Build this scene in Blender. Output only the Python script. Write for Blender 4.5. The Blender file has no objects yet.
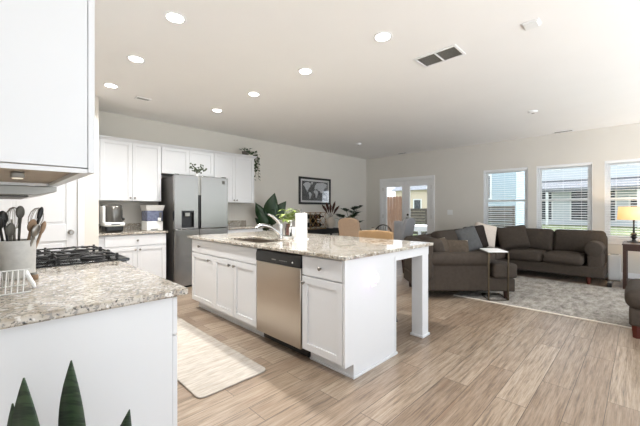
import bpy, bmesh, math, random
from mathutils import Vector, Matrix
S = bpy.context.scene
COL = S.collection
PI = math.pi

# ------------------------------------------------------------------ camera
F_PX, YAW, EYE = 323.856, math.radians(44.757), 1.243
CX, SY = math.cos(YAW), math.sin(YAW)
cd = bpy.data.cameras.new('camera')
cam = bpy.data.objects.new('camera', cd); COL.objects.link(cam)
cd.sensor_width = 36.0; cd.lens = F_PX * 36.0 / 640.0
cd.shift_y = -3.5 / 640.0
cd.clip_start = 0.05; cd.clip_end = 300
cam.location = (0, 0, EYE)
cam.rotation_euler = (PI / 2, 0, YAW - PI / 2)
S.camera = cam

# ------------------------------------------------------------------ world, exposure
W = bpy.data.worlds.new('overcast_sky'); S.world = W
W.use_nodes = True
bg = W.node_tree.nodes['Background']
bg.inputs[0].default_value = (0.86, 0.93, 1.0, 1); bg.inputs[1].default_value = 1.35
S.view_settings.view_transform = 'Standard'; S.view_settings.look = 'None'
S.view_settings.gamma = 1; S.view_settings.use_curve_mapping = False
S.view_settings.exposure = 0.86
LAMP_W = 9.0
# sun, added high on the open side to bounce light up to the ceiling
sd = bpy.data.lights.new('fill_sun', 'SUN'); sd.energy = 6.0; sd.angle = math.radians(3); sd.color = (0.97, 0.98, 1.0)
fill_sun = bpy.data.objects.new('fill_sun', sd); COL.objects.link(fill_sun)
fill_sun.location = (2, -8, 12); fill_sun.rotation_euler = (math.radians(20), 0, 0)
S.cycles.max_bounces = 8; S.cycles.diffuse_bounces = 5; S.cycles.glossy_bounces = 4
S.cycles.transparent_max_bounces = 12; S.cycles.transmission_bounces = 6
S.cycles.use_denoising = True; S.cycles.sample_clamp_indirect = 6
S.cycles.caustics_reflective = False; S.cycles.caustics_refractive = False


# ------------------------------------------------------------------ materials
def lin(c):
    return tuple(((v / 255) / 12.92 if v / 255 <= 0.04045 else ((v / 255 + 0.055) / 1.055) ** 2.4) for v in c) + (1,)


class NT:
    def __init__(self, name):
        self.m = bpy.data.materials.new(name); self.m.use_nodes = True
        self.t = self.m.node_tree; self.b = self.t.nodes['Principled BSDF']

    def n(self, kind, **kw):
        nd = self.t.nodes.new(kind)
        for k, v in kw.items():
            if k in nd.inputs.keys():
                nd.inputs[k].default_value = v
            else:
                setattr(nd, k, v)
        return nd

    def l(self, a, b): self.t.links.new(a, b)

    def coords(self, scale=(1, 1, 1)):
        tc = self.n('ShaderNodeTexCoord'); mp = self.n('ShaderNodeMapping')
        mp.inputs['Scale'].default_value = scale
        self.l(tc.outputs['Object'], mp.inputs['Vector']); return mp.outputs['Vector']

    def noise(self, vec, scale, detail=4, rough=0.6):
        nd = self.n('ShaderNodeTexNoise'); self.l(vec, nd.inputs['Vector'])
        nd.inputs['Scale'].default_value = scale; nd.inputs['Detail'].default_value = detail
        nd.inputs['Roughness'].default_value = rough
        return nd.outputs['Fac']

    def ramp(self, fac, stops, interp='LINEAR'):
        nd = self.n('ShaderNodeValToRGB'); self.l(fac, nd.inputs['Fac']); cr = nd.color_ramp
        cr.interpolation = interp
        while len(cr.elements) < len(stops): cr.elements.new(0.5)
        for e, (p, c) in zip(cr.elements, stops): e.position = p; e.color = c
        return nd.outputs['Color']

    def mix(self, fac, a, b, blend='MIX'):
        nd = self.n('ShaderNodeMix', data_type='RGBA', blend_type=blend)
        for s, v in ((nd.inputs[0], fac), (nd.inputs[6], a), (nd.inputs[7], b)):
            if hasattr(v, 'links') or hasattr(v, 'is_linked'): self.l(v, s)
            else: s.default_value = v
        return nd.outputs[2]

    def bump(self, h, strength=0.2, dist=0.01):
        nd = self.n('ShaderNodeBump'); nd.inputs['Strength'].default_value = strength
        nd.inputs['Distance'].default_value = dist
        self.l(h, nd.inputs['Height']); self.l(nd.outputs['Normal'], self.b.inputs['Normal'])

    def set(self, color=None, rough=0.5, metal=0.0, spec=0.5):
        if color is not None:
            if hasattr(color, 'is_linked'): self.l(color, self.b.inputs['Base Color'])
            else: self.b.inputs['Base Color'].default_value = color
        self.b.inputs['Roughness'].default_value = rough; self.b.inputs['Metallic'].default_value = metal
        self.b.inputs['Specular IOR Level'].default_value = spec
        return self.m


def plain(name, rgb, rough=0.5, metal=0.0, spec=0.5, var=0.04, scale=6.0, bump=0.0, bscale=200):
    t = NT(name); v = t.coords()
    c = lin(rgb); d = tuple(max(0, x * (1 - var)) for x in c[:3]) + (1,); e = tuple(min(1, x * (1 + var)) for x in c[:3]) + (1,)
    col = t.ramp(t.noise(v, scale), [(0.3, d), (0.7, e)])
    if bump: t.bump(t.noise(v, bscale, 2), bump, 0.004)
    return t.set(col, rough, metal, spec)


def emit(name, rgb, strength):
    t = NT(name); t.b.inputs['Emission Color'].default_value = lin(rgb); t.b.inputs['Emission Strength'].default_value = strength
    return t.set(lin(rgb), 0.5)


M = {}
M['wall'] = plain('wall_paint', (221, 217, 209), 0.9, spec=0.2, var=0.015, scale=1.5, bump=0.05, bscale=150)
M['ceil'] = plain('ceiling_paint', (243, 242, 240), 0.95, spec=0.1, var=0.012, scale=1.2)
M['white'] = plain('cabinet_white', (221, 222, 224), 0.38, var=0.01, scale=2)
M['trim'] = plain('trim_white', (240, 240, 240), 0.4, var=0.01)
M['vinyl'] = plain('window_vinyl', (244, 245, 246), 0.35, var=0.01)
M['nickel'] = plain('brushed_nickel', (150, 146, 140), 0.3, 1.0, var=0.05, scale=60)
M['chrome'] = plain('chrome', (225, 226, 228), 0.12, 1.0, var=0.02)
M['black'] = plain('black_plastic', (22, 22, 23), 0.35, var=0.1)
M['iron'] = plain('black_iron', (30, 29, 29), 0.55, var=0.15, scale=40)
M['gloss_black'] = plain('black_glass', (14, 14, 15), 0.1, var=0.05)
M['grey_side'] = plain('fridge_side_grey', (84, 82, 79), 0.45, 0.4, var=0.05)
M['bronze'] = plain('bronze_metal', (92, 80, 62), 0.4, 0.8, var=0.1, scale=30)
M['darkwood'] = plain('dark_wood', (58, 36, 27), 0.4, var=0.25, scale=14)
M['redwood'] = plain('cherry_wood', (82, 28, 18), 0.35, var=0.2, scale=14)
M['paper'] = plain('white_paper', (246, 246, 245), 0.9, var=0.01)
M['white_plastic'] = plain('white_plastic', (236, 236, 234), 0.4, var=0.01)
M['tan_leather'] = plain('tan_leather', (146, 116, 80), 0.55, var=0.12, scale=12, bump=0.1)
M['beige_cloth'] = plain('beige_cloth', (186, 160, 136), 0.95, var=0.06, scale=30, bump=0.15, bscale=400)
M['grey_cloth'] = plain('grey_cloth', (150, 150, 152), 0.95, var=0.06, scale=30, bump=0.15, bscale=400)
M['sofa'] = plain('charcoal_upholstery', (70, 62, 55), 0.9, spec=0.25, var=0.12, scale=25, bump=0.25, bscale=350)
M['pillow_brown'] = plain('pillow_brown', (92, 81, 70), 0.95, spec=0.2, var=0.15, scale=20, bump=0.2)
M['pillow_slate'] = plain('pillow_slate', (98, 98, 98), 0.95, spec=0.2, var=0.1, scale=20, bump=0.2)
M['pillow_dark'] = plain('pillow_dark', (52, 46, 42), 0.95, spec=0.2, var=0.15, scale=20, bump=0.2)
M['pillow_white'] = plain('pillow_white', (226, 214, 202), 0.95, spec=0.2, var=0.06, scale=40, bump=0.2, bscale=120)
M['piping'] = plain('pillow_piping', (176, 164, 146), 0.9, var=0.05)
M['ceramic'] = plain('cream_ceramic', (214, 203, 189), 0.5, var=0.06)
M['terracotta'] = plain('grey_pot', (120, 112, 104), 0.7, var=0.1)
M['soil'] = plain('potting_soil', (48, 36, 28), 1.0, var=0.3, scale=60)
M['wicker'] = plain('gold_wicker', (150, 118, 72), 0.6, var=0.25, scale=30)
M['dried'] = plain('dried_grass', (78, 50, 40), 0.9, var=0.25, scale=40)
M['leaf_dark'] = plain('leaf_dark', (30, 54, 30), 0.4, var=0.3, scale=9)
M['leaf_mid'] = plain('leaf_mid', (48, 78, 40), 0.5, var=0.35, scale=20)
M['leaf_lime'] = plain('leaf_variegated', (134, 152, 78), 0.5, var=0.5, scale=25)
M['leaf_grey'] = plain('leaf_dusty', (58, 66, 48), 0.7, var=0.3, scale=30)
M['stem'] = plain('plant_stem', (84, 74, 50), 0.8, var=0.2)
M['blue_plastic'] = plain('blue_tint_plastic', (98, 104, 128), 0.2, var=0.3, scale=25)
M['silver_plastic'] = plain('silver_plastic', (150, 148, 142), 0.3, 0.7, var=0.05)
M['wood_spoon'] = plain('utensil_wood', (146, 120, 96), 0.7, var=0.2, scale=20)
M['grey_utensil'] = plain('utensil_grey', (92, 90, 84), 0.5, 0.3, var=0.1)
M['asphalt_roof'] = plain('roof_shingle', (104, 108, 114), 0.95, var=0.12, scale=8)
M['patio'] = plain('patio_concrete', (104, 104, 104), 0.95, var=0.08, scale=3)
M['vent_grey'] = plain('vent_grey', (190, 190, 189), 0.7, var=0.03)
M['frosted'] = plain('frosted_plastic', (206, 204, 200), 0.35, var=0.08, scale=30)
M['raw_wood'] = plain('raw_cabinet_underside', (178, 164, 148), 0.8, var=0.06)
M['tank_grey'] = plain('tank_grey', (112, 110, 106), 0.2, 0.6, var=0.05)
M['bounce_slab'] = plain('bounce_slab_pale', (228, 229, 230), 0.9, var=0.03, scale=3)  # pale tone for the unseen slab that reflects daylight indoors
M['fence'] = plain('fence_wood', (128, 98, 78), 0.9, var=0.25, scale=6)
M['fence_grey'] = plain('fence_weathered', (84, 78, 72), 0.9, var=0.25, scale=6)
M['house_pale'] = plain('house_beige', (214, 199, 180), 0.9, var=0.04)
M['ext_window'] = plain('house_window_glass', (52, 58, 64), 0.2, var=0.2)
M['ext_white'] = plain('house_white_trim', (230, 232, 234), 0.7, var=0.02)
M['mat_white'] = plain('picture_mat', (222, 222, 222), 0.6, var=0.01)
M['sink'] = plain('sink_composite', (96, 86, 76), 0.35, 0.0, var=0.1)


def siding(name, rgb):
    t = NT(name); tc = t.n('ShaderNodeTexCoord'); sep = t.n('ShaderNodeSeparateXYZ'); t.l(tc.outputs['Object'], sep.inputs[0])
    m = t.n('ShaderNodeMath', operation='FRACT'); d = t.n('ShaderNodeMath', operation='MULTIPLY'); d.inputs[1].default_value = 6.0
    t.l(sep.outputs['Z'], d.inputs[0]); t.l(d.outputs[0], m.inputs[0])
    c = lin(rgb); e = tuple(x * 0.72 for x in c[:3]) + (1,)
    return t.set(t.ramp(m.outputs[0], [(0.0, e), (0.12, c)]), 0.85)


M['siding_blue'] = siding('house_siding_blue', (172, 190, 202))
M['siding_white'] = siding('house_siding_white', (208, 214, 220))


def granite():
    t = NT('granite_speckled'); v = t.coords()
    base = t.ramp(t.noise(v, 9, 5, 0.65), [(0.34, lin((134, 120, 104))), (0.46, lin((176, 166, 151))), (0.58, lin((198, 191, 180))), (0.74, lin((164, 152, 136)))])
    n2 = t.ramp(t.noise(v, 62, 3, 0.7), [(0.52, (0, 0, 0, 1)), (0.60, (1, 1, 1, 1))])
    c = t.mix(n2, base, lin((128, 122, 115)))
    vo = t.n('ShaderNodeTexVoronoi'); t.l(v, vo.inputs['Vector']); vo.inputs['Scale'].default_value = 85
    n3 = t.ramp(t.noise(v, 95, 2, 0.5), [(0.60, (0, 0, 0, 1)), (0.645, (1, 1, 1, 1))])
    c = t.mix(n3, c, lin((62, 58, 54)))
    n4 = t.ramp(t.noise(v, 40, 2, 0.6), [(0.36, (1, 1, 1, 1)), (0.43, (0, 0, 0, 1))])
    c = t.mix(n4, c, lin((214, 211, 205)))
    return t.set(c, 0.10, 0, 0.5)


M['granite'] = granite()


def planks():
    t = NT('oak_planks'); v = t.coords()
    br = t.n('ShaderNodeTexBrick'); t.l(v, br.inputs['Vector'])
    br.offset = 0.37; br.offset_frequency = 2; br.squash = 1
    for k, x in (('Scale', 1), ('Mortar Size', 0.0020), ('Mortar Smooth', 0.1), ('Bias', 0), ('Brick Width', 1.22), ('Row Height', 0.177)):
        br.inputs[k].default_value = x
    br.inputs['Color1'].default_value = (0, 0, 0, 1); br.inputs['Color2'].default_value = (1, 1, 1, 1)
    br.inputs['Mortar'].default_value = (0.5, 0.5, 0.5, 1)
    plank = t.ramp(br.outputs['Color'], [(0.0, lin((156, 137, 119))), (0.5, lin((172, 154, 135))), (1.0, lin((188, 172, 154)))])
    # grain: stretched along X, shifted per plank
    off = t.n('ShaderNodeVectorMath', operation='MULTIPLY'); t.l(br.outputs['Color'], off.inputs[0]); off.inputs[1].default_value = (7, 3, 0)
    add = t.n('ShaderNodeVectorMath', operation='ADD'); t.l(v, add.inputs[0]); t.l(off.outputs[0], add.inputs[1])
    mp = t.n('ShaderNodeMapping'); t.l(add.outputs[0], mp.inputs['Vector']); mp.inputs['Scale'].default_value = (1.1, 15, 1)
    g1 = t.ramp(t.noise(mp.outputs['Vector'], 2.4, 9, 0.72), [(0.37, lin((98, 82, 70))), (0.46, lin((208, 196, 182))), (0.60, lin((255, 255, 255)))])
    c = t.mix(0.62, plank, g1, 'MULTIPLY')
    mp2 = t.n('ShaderNodeMapping'); t.l(add.outputs[0], mp2.inputs['Vector']); mp2.inputs['Scale'].default_value = (3.0, 90, 1)
    g2 = t.ramp(t.noise(mp2.outputs['Vector'], 1.6, 4, 0.6), [(0.35, lin((150, 136, 122))), (0.55, (1, 1, 1, 1))])
    c = t.mix(0.5, c, g2, 'MULTIPLY')
    kn = t.ramp(t.noise(mp.outputs['Vector'], 0.9, 2, 0.5), [(0.66, (0, 0, 0, 1)), (0.74, (1, 1, 1, 1))])
    c = t.mix(kn, c, lin((134, 110, 90)))
    c = t.mix(br.outputs['Fac'], c, lin((78, 65, 54)))
    t.bump(br.outputs['Fac'], -0.25, 0.002)
    return t.set(c, 0.33, 0, 0.85)


M['floor'] = planks()


def steel(name, rgb, axis):
    t = NT(name); v = t.coords((400, 400, 2) if axis == 'z' else ((2, 2, 300)))
    c = lin(rgb); d = tuple(x * 0.985 for x in c[:3]) + (1,)
    col = t.ramp(t.noise(v, 1, 3), [(0.3, d), (0.7, c)])
    rr = t.ramp(t.noise(v, 1, 3), [(0.3, (0.27,) * 3 + (1,)), (0.7, (0.285,) * 3 + (1,))])
    t.l(rr, t.b.inputs['Roughness'])
    m = t.set(col, 0.28, 1.0); return m


M['steel'] = plain('stainless_fridge', (152, 149, 145), 0.25, 1.0, var=0.02, scale=1.5)
M['steel_warm'] = plain('stainless_dishwasher', (188, 179, 168), 0.28, 1.0, var=0.03, scale=1.5)


def rugmat(name, cols, s1, s2, vec=(1, 1, 1)):
    t = NT(name); v = t.coords(vec)
    a = t.ramp(t.noise(v, s1, 6, 0.7), [(0.36, lin(cols[0])), (0.5, lin(cols[1])), (0.64, lin(cols[2]))])
    b = t.ramp(t.noise(v, s2, 3, 0.6), [(0.35, (0.72, 0.72, 0.72, 1)), (0.65, (1, 1, 1, 1))])
    t.bump(t.noise(v, 300, 2), 0.2, 0.003)
    return t.set(t.mix(0.8, a, b, 'MULTIPLY'), 0.98, 0, 0.1)


M['rug'] = rugmat('faded_rug', ((140, 133, 126), (172, 166, 158), (196, 190, 181)), 5, 28, (1, 2.2, 1))
M['rug_edge'] = plain('rug_edge', (228, 220, 208), 0.95, var=0.05, scale=60)
M['kitchen_mat'] = rugmat('kitchen_mat', ((178, 169, 158), (190, 182, 172), (200, 193, 184)), 4, 12, (0.8, 6, 1))
M['lawn'] = rugmat('lawn_grass', ((88, 98, 72), (102, 112, 84), (118, 126, 98)), 0.8, 6)


def shade_mat():
    t = NT('lamp_shade_lit'); t.b.inputs['Emission Color'].default_value = lin((255, 200, 120)); t.b.inputs['Emission Strength'].default_value = 0.5
    t.b.inputs['Transmission Weight'].default_value = 0.0
    return t.set(lin((226, 206, 172)), 0.9)


M['shade'] = shade_mat()
M['lens'] = emit('lamp_lens', (255, 250, 242), 14)
M['bulb'] = emit('night_light', (236, 170, 250), 2.2)
M['led'] = emit('puck_light', (255, 244, 226), 0.25)


def glass_mat(name, tint=(1, 1, 1, 1), refl=0.07):
    m = bpy.data.materials.new(name); m.use_nodes = True; t = m.node_tree; t.nodes.clear()
    o = t.nodes.new('ShaderNodeOutputMaterial'); mx = t.nodes.new('ShaderNodeMixShader')
    tr = t.nodes.new('ShaderNodeBsdfTransparent'); gl = t.nodes.new('ShaderNodeBsdfGlossy')
    tr.inputs[0].default_value = tint; gl.inputs['Roughness'].default_value = 0.03
    fr = t.nodes.new('ShaderNodeFresnel'); fr.inputs[0].default_value = 1.35
    t.links.new(fr.outputs[0], mx.inputs[0]); t.links.new(tr.outputs[0], mx.inputs[1]); t.links.new(gl.outputs[0], mx.inputs[2])
    t.links.new(mx.outputs[0], o.inputs[0]); return m


M['glass'] = glass_mat('clear_glass')
M['jar_glass'] = glass_mat('jar_glass', (0.86, 0.87, 0.86, 1))
M['pink_glass'] = glass_mat('pink_glass', (0.82, 0.70, 0.68, 1))


def print_mat():
    t = NT('map_ocean'); v = t.coords()
    return t.set(t.ramp(t.noise(v, 7, 5), [(0.35, lin((40, 44, 50))), (0.65, lin((84, 88, 94)))]), 0.15)


M['ocean'] = print_mat()
M['land'] = plain('map_land', (196, 198, 202), 0.3, var=0.12, scale=20)
SNAKE = NT('snake_leaf'); _v = SNAKE.coords((1, 1, 1))
_b = SNAKE.ramp(SNAKE.noise(SNAKE.coords((6, 6, 45)), 1.0, 3), [(0.45, lin((50, 70, 48))), (0.53, lin((27, 42, 31))), (0.62, lin((56, 76, 52)))])
M['snake'] = SNAKE.set(_b, 0.42)

# ------------------------------------------------------------------ mesh builder
XF = {}


class MB:
    def __init__(self): self.v = []; self.f = []

    def add(self, vs, fs):
        o = len(self.v); self.v += [tuple(p) for p in vs]; self.f += [tuple(i + o for i in q) for q in fs]; return self

    def box(self, x0, x1, y0, y1, z0, z1):
        x0, x1 = sorted((x0, x1)); y0, y1 = sorted((y0, y1)); z0, z1 = sorted((z0, z1))
        return self.add([(x0, y0, z0), (x1, y0, z0), (x1, y1, z0), (x0, y1, z0), (x0, y0, z1), (x1, y0, z1), (x1, y1, z1), (x0, y1, z1)],
                        [(0, 3, 2, 1), (4, 5, 6, 7), (0, 1, 5, 4), (1, 2, 6, 5), (2, 3, 7, 6), (3, 0, 4, 7)])

    def fbox(self, ax, p0, p1, a0, a1, z0, z1):  # box whose normal axis is ax
        return self.box(p0, p1, a0, a1, z0, z1) if ax == 'x' else self.box(a0, a1, p0, p1, z0, z1)

    def prism(self, pts, z0, z1):
        n = len(pts)
        return self.add([(x, y, z0) for x, y in pts] + [(x, y, z1) for x, y in pts],
                        [tuple(range(n - 1, -1, -1)), tuple(range(n, 2 * n))] + [(i, (i + 1) % n, n + (i + 1) % n, n + i) for i in range(n)])

    def tube(self, pts, r, n=8, closed=False):
        pts = [Vector(p) for p in pts]; k = len(pts); rs = r if isinstance(r, (list, tuple)) else [r] * k
        vs = []; prev = None
        for i, p in enumerate(pts):
            if closed: d = pts[(i + 1) % k] - pts[i - 1]
            else: d = pts[min(i + 1, k - 1)] - pts[max(i - 1, 0)]
            d.normalize()
            if prev is None:
                a = Vector((0, 0, 1)) if abs(d.z) < 0.9 else Vector((1, 0, 0)); u = d.cross(a).normalized()
            else:
                u = (prev - d * prev.dot(d)).normalized()
            prev = u; w = d.cross(u)
            vs += [p + (u * math.cos(2 * PI * j / n) + w * math.sin(2 * PI * j / n)) * rs[i] for j in range(n)]
        fs = []
        for i in range(k if closed else k - 1):
            a = i * n; b = ((i + 1) % k) * n
            fs += [(a + j, a + (j + 1) % n, b + (j + 1) % n, b + j) for j in range(n)]
        if not closed: fs += [tuple(range(n - 1, -1, -1)), tuple((k - 1) * n + j for j in range(n))]
        return self.add(vs, fs)

    def lathe(self, c, prof, n=24, axis='z', caps=True):
        # prof: (radius, height) from bottom up
        vs = []; c = Vector(c)
        for r, h in prof:
            for j in range(n):
                a = 2 * PI * j / n; q = (r * math.cos(a), r * math.sin(a), h)
                if axis == 'x': q = (h, q[0], q[1])
                elif axis == 'y': q = (q[1], h, q[0])
                vs.append(c + Vector(q))
        k = len(prof); fs = []
        for i in range(k - 1):
            fs += [(i * n + j, i * n + (j + 1) % n, (i + 1) * n + (j + 1) % n, (i + 1) * n + j) for j in range(n)]
        if caps: fs += [tuple(range(n - 1, -1, -1)), tuple((k - 1) * n + j for j in range(n))]
        return self.add(vs, fs)

    def soft(self, c, half, r=0.05, puff=(0, 0, 0), rot=None, n=5, pinch=0.0):
        # rounded, puffed cushion
        hx, hy, hz = half; r = min(r, hx, hy, hz)
        def ticks(h):
            e = [1 - r / h * (1 - math.cos(PI / 2 * k / 3)) ** 0.9 * 1.0 for k in range(4)]
            inner = 1 - r / h
            t = [-e[0], -e[1], -e[2]] + [inner * (-1 + 2 * k / n) for k in range(n + 1)] + [e[2], e[1], e[0]]
            return sorted(set(round(x, 5) for x in t))
        T = [ticks(hx), ticks(hy), ticks(hz)]; H = (hx, hy, hz)
        idx = {}; vs = []; fs = []
        def vert(p):
            key = tuple(round(x, 4) for x in p)
            if key not in idx:
                q = [p[i] * H[i] for i in range(3)]
                cl = [max(-(H[i] - r), min(H[i] - r, q[i])) for i in range(3)]
                d = Vector([q[i] - cl[i] for i in range(3)])
                if d.length > 1e-9: d = d.normalized() * r
                w = [cl[i] + d[i] for i in range(3)]
                for i in range(3):
                    a, b = (i + 1) % 3, (i + 2) % 3
                    if puff[i]: w[i] += puff[i] * p[i] * max(0, 1 - p[a] ** 2) * max(0, 1 - p[b] ** 2)
                if pinch:
                    a, b = [i for i in range(3) if H[i] != min(H)][:2]
                    w[a] *= 1 - pinch * (1 - p[b] ** 2); w[b] *= 1 - pinch * (1 - p[a] ** 2)
                idx[key] = len(vs); vs.append(Vector(w))
            return idx[key]
        for i in range(3):
            a, b = (i + 1) % 3, (i + 2) % 3
            for s in (-1, 1):
                for u in range(len(T[a]) - 1):
                    for w in range(len(T[b]) - 1):
                        q = []
                        for (uu, ww) in ((u, w), (u + 1, w), (u + 1, w + 1), (u, w + 1)):
                            p = [0, 0, 0]; p[i] = s; p[a] = T[a][uu]; p[b] = T[b][ww]; q.append(vert(p))
                        if len(set(q)) > 2: fs.append(tuple(q) if s > 0 else tuple(reversed(q)))
        R = rot or Matrix.Identity(3); c = Vector(c)
        return self.add([c + R @ q for q in vs], fs)

    def blob(self, c, half, rot):
        n, k = 14, 9; vs = []; c = Vector(c)
        for i in range(k):
            ph = -PI / 2 + PI * i / (k - 1)
            for j in range(n): vs.append(c + rot @ Vector((half[0] * max(0.03, math.cos(ph)) * math.cos(2 * PI * j / n), half[1] * max(0.03, math.cos(ph)) * math.sin(2 * PI * j / n), half[2] * math.sin(ph))))
        fs = [(i * n + j, i * n + (j + 1) % n, (i + 1) * n + (j + 1) % n, (i + 1) * n + j) for i in range(k - 1) for j in range(n)]
        return self.add(vs, fs + [tuple(range(n - 1, -1, -1)), tuple((k - 1) * n + j for j in range(n))])

    def leaf(self, base, tip, width, up=(0, 0, 1), bend=0.15, fold=0.15, n=6, shape=0.5):
        base = Vector(base); tip = Vector(tip); d = tip - base; L = d.length; dn = d.normalized(); up = Vector(up)
        side = dn.cross(up)
        if side.length < 1e-3: side = dn.cross(Vector((1, 0, 0)))
        side.normalize(); nor = side.cross(dn).normalized(); vs = []; fs = []
        for i in range(n + 1):
            t = i / n; w = width / 2 * (math.sin(PI * min(1, t ** shape)) if t < 1 else 0) + 0.0006
            c = base + d * t + nor * (bend * L * math.sin(PI * t))
            vs += [c - side * w + nor * fold * w, c, c + side * w + nor * fold * w]
        for i in range(n):
            a = i * 3; fs += [(a, a + 1, a + 4, a + 3), (a + 1, a + 2, a + 5, a + 4)]
        return self.add(vs, fs)

    def build(self, name, mat, parent=None, bevel=0.0, smooth=35, loc=None, rotz=0, local=False, seg=2, thick=0):
        me = bpy.data.meshes.new(name); o = bpy.data.objects.new(name, me); COL.objects.link(o)
        if parent is not None:
            X = XF[parent.name]; XF[o.name] = X
        else:
            if loc is None:
                xs = [p[0] for p in self.v]; ys = [p[1] for p in self.v]; zs = [p[2] for p in self.v]
                loc = ((min(xs) + max(xs)) / 2, (min(ys) + max(ys)) / 2, min(zs))
            X = Matrix.Translation(loc) @ Matrix.Rotation(rotz, 4, 'Z'); XF[o.name] = X
            o.location = loc; o.rotation_euler = (0, 0, rotz)
        vs = self.v if local else [X.inverted() @ Vector(p) for p in self.v]
        me.from_pydata([tuple(p) for p in vs], [], self.f); me.materials.append(M[mat] if isinstance(mat, str) else mat)
        bm = bmesh.new(); bm.from_mesh(me); bmesh.ops.recalc_face_normals(bm, faces=bm.faces); bm.to_mesh(me); bm.free()
        if smooth:
            me.polygons.foreach_set('use_smooth', [True] * len(me.polygons)); me.set_sharp_from_angle(angle=math.radians(smooth))
        if bevel:
            b = o.modifiers.new('bevel', 'BEVEL'); b.width = bevel; b.segments = seg; b.limit_method = 'ANGLE'; b.angle_limit = math.radians(40)
        if thick:
            b = o.modifiers.new('thickness', 'SOLIDIFY'); b.thickness = thick
        if parent is not None: o.parent = parent
        return o


def tag(o, label, cat, group=None):
    o['label'] = label; o['category'] = cat
    if group: o['group'] = group
    return o


def thing(name, label, cat, loc=(0, 0, 0), rotz=0, group=None):
    o = bpy.data.objects.new(name, None); COL.objects.link(o); o.location = loc; o.rotation_euler = (0, 0, rotz); o.empty_display_size = 0.1
    XF[o.name] = Matrix.Translation(loc) @ Matrix.Rotation(rotz, 4, 'Z')
    return tag(o, label, cat, group)


def struct(o): o['kind'] = 'structure'; return o


def sempty(name, loc):
    o = bpy.data.objects.new(name, None); COL.objects.link(o); o.location = loc
    XF[o.name] = Matrix.Translation(loc); o['kind'] = 'structure'; return o


def copy_tree(o, parent=None):
    c = o.copy(); COL.objects.link(c)
    if parent is not None: c.parent = parent
    for ch in list(o.children): copy_tree(ch, c)
    return c


def B(*a): return MB().box(*a)


# ------------------------------------------------------------------ room shell
XB, YW, YP, H = 7.867, 5.849, 5.137, 2.743
X0, Y0 = -1.2, -1.5
struct(B(X0, XB + 0.12, Y0, YW + 0.12, -0.1, 0).build('floor', 'floor', smooth=0, loc=(0.36, 0.156, 0)))
struct(B(X0, XB + 0.12, Y0, YW + 0.12, H, H + 0.12).build('ceiling', 'ceil', smooth=0))
WINS = [(1.679, 2.552), (0.644, 1.528), (-0.398, 0.475)]
WZ0, WZ1 = 0.70, 2.13
DY0, DY1, DZ = 3.785, 5.285, 2.04
w = MB()
ys = [Y0] + [v for a, b in reversed(WINS) for v in (a, b)] + [DY0, DY1, YW + 0.12]
for i in range(0, len(ys), 2): w.box(XB, XB + 0.12, ys[i], ys[i + 1], 0, H)
for a, b in WINS: w.box(XB, XB + 0.12, a, b, 0, WZ0).box(XB, XB + 0.12, a, b, WZ1, H)
w.box(XB, XB + 0.12, DY0, DY1, DZ, H)
struct(w.build('wall_back', 'wall', smooth=0))
struct(B(0.99, XB, YW, YW + 0.12, 0, H).build('wall_left', 'wall', smooth=0))
struct(MB().box(-0.2, 0.04, YP, YP + 0.12, 0, H).box(0.76, 0.99, YP, YP + 0.12, 0, H).box(0.04, 0.76, YP, YP + 0.12, 2.05, H)
       .box(0.87, 0.99, YP + 0.12, YW + 0.12, 0, H).build('wall_pantry', 'wall', smooth=0))
struct(B(-0.22, -0.10, 1.30, YP, 0, H).build('wall_range', 'wall', smooth=0))
struct(B(X0, -0.4, -0.8, -0.68, 0, H).build('wall_near_lightblock', 'wall', smooth=0))  # added out of view, length set to limit daylight on the near panels
struct(B(X0, X0 + 0.12, -0.68, 1.42, 0, H).build('wall_end_lightblock', 'wall', smooth=0))  # added out of view to shut direct daylight out on this side
struct(B(X0 + 0.12, -0.2, 1.30, 1.42, 0, H).build('wall_return', 'wall', smooth=0))
struct(MB().box(XB - 0.014, XB, Y0, DY0 - 0.09, 0, 0.13).box(XB - 0.014, XB, DY1 + 0.09, YW, 0, 0.13).build('baseboard_back', 'trim', bevel=0.004))
struct(B(3.72, XB - 0.015, YW - 0.014, YW, 0, 0.13).build('baseboard_left', 'trim', bevel=0.004))
struct(MB().box(0.84, 0.99, YP - 0.014, YP, 0, 0.13).build('baseboard_pantry', 'trim', bevel=0.004))

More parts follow.
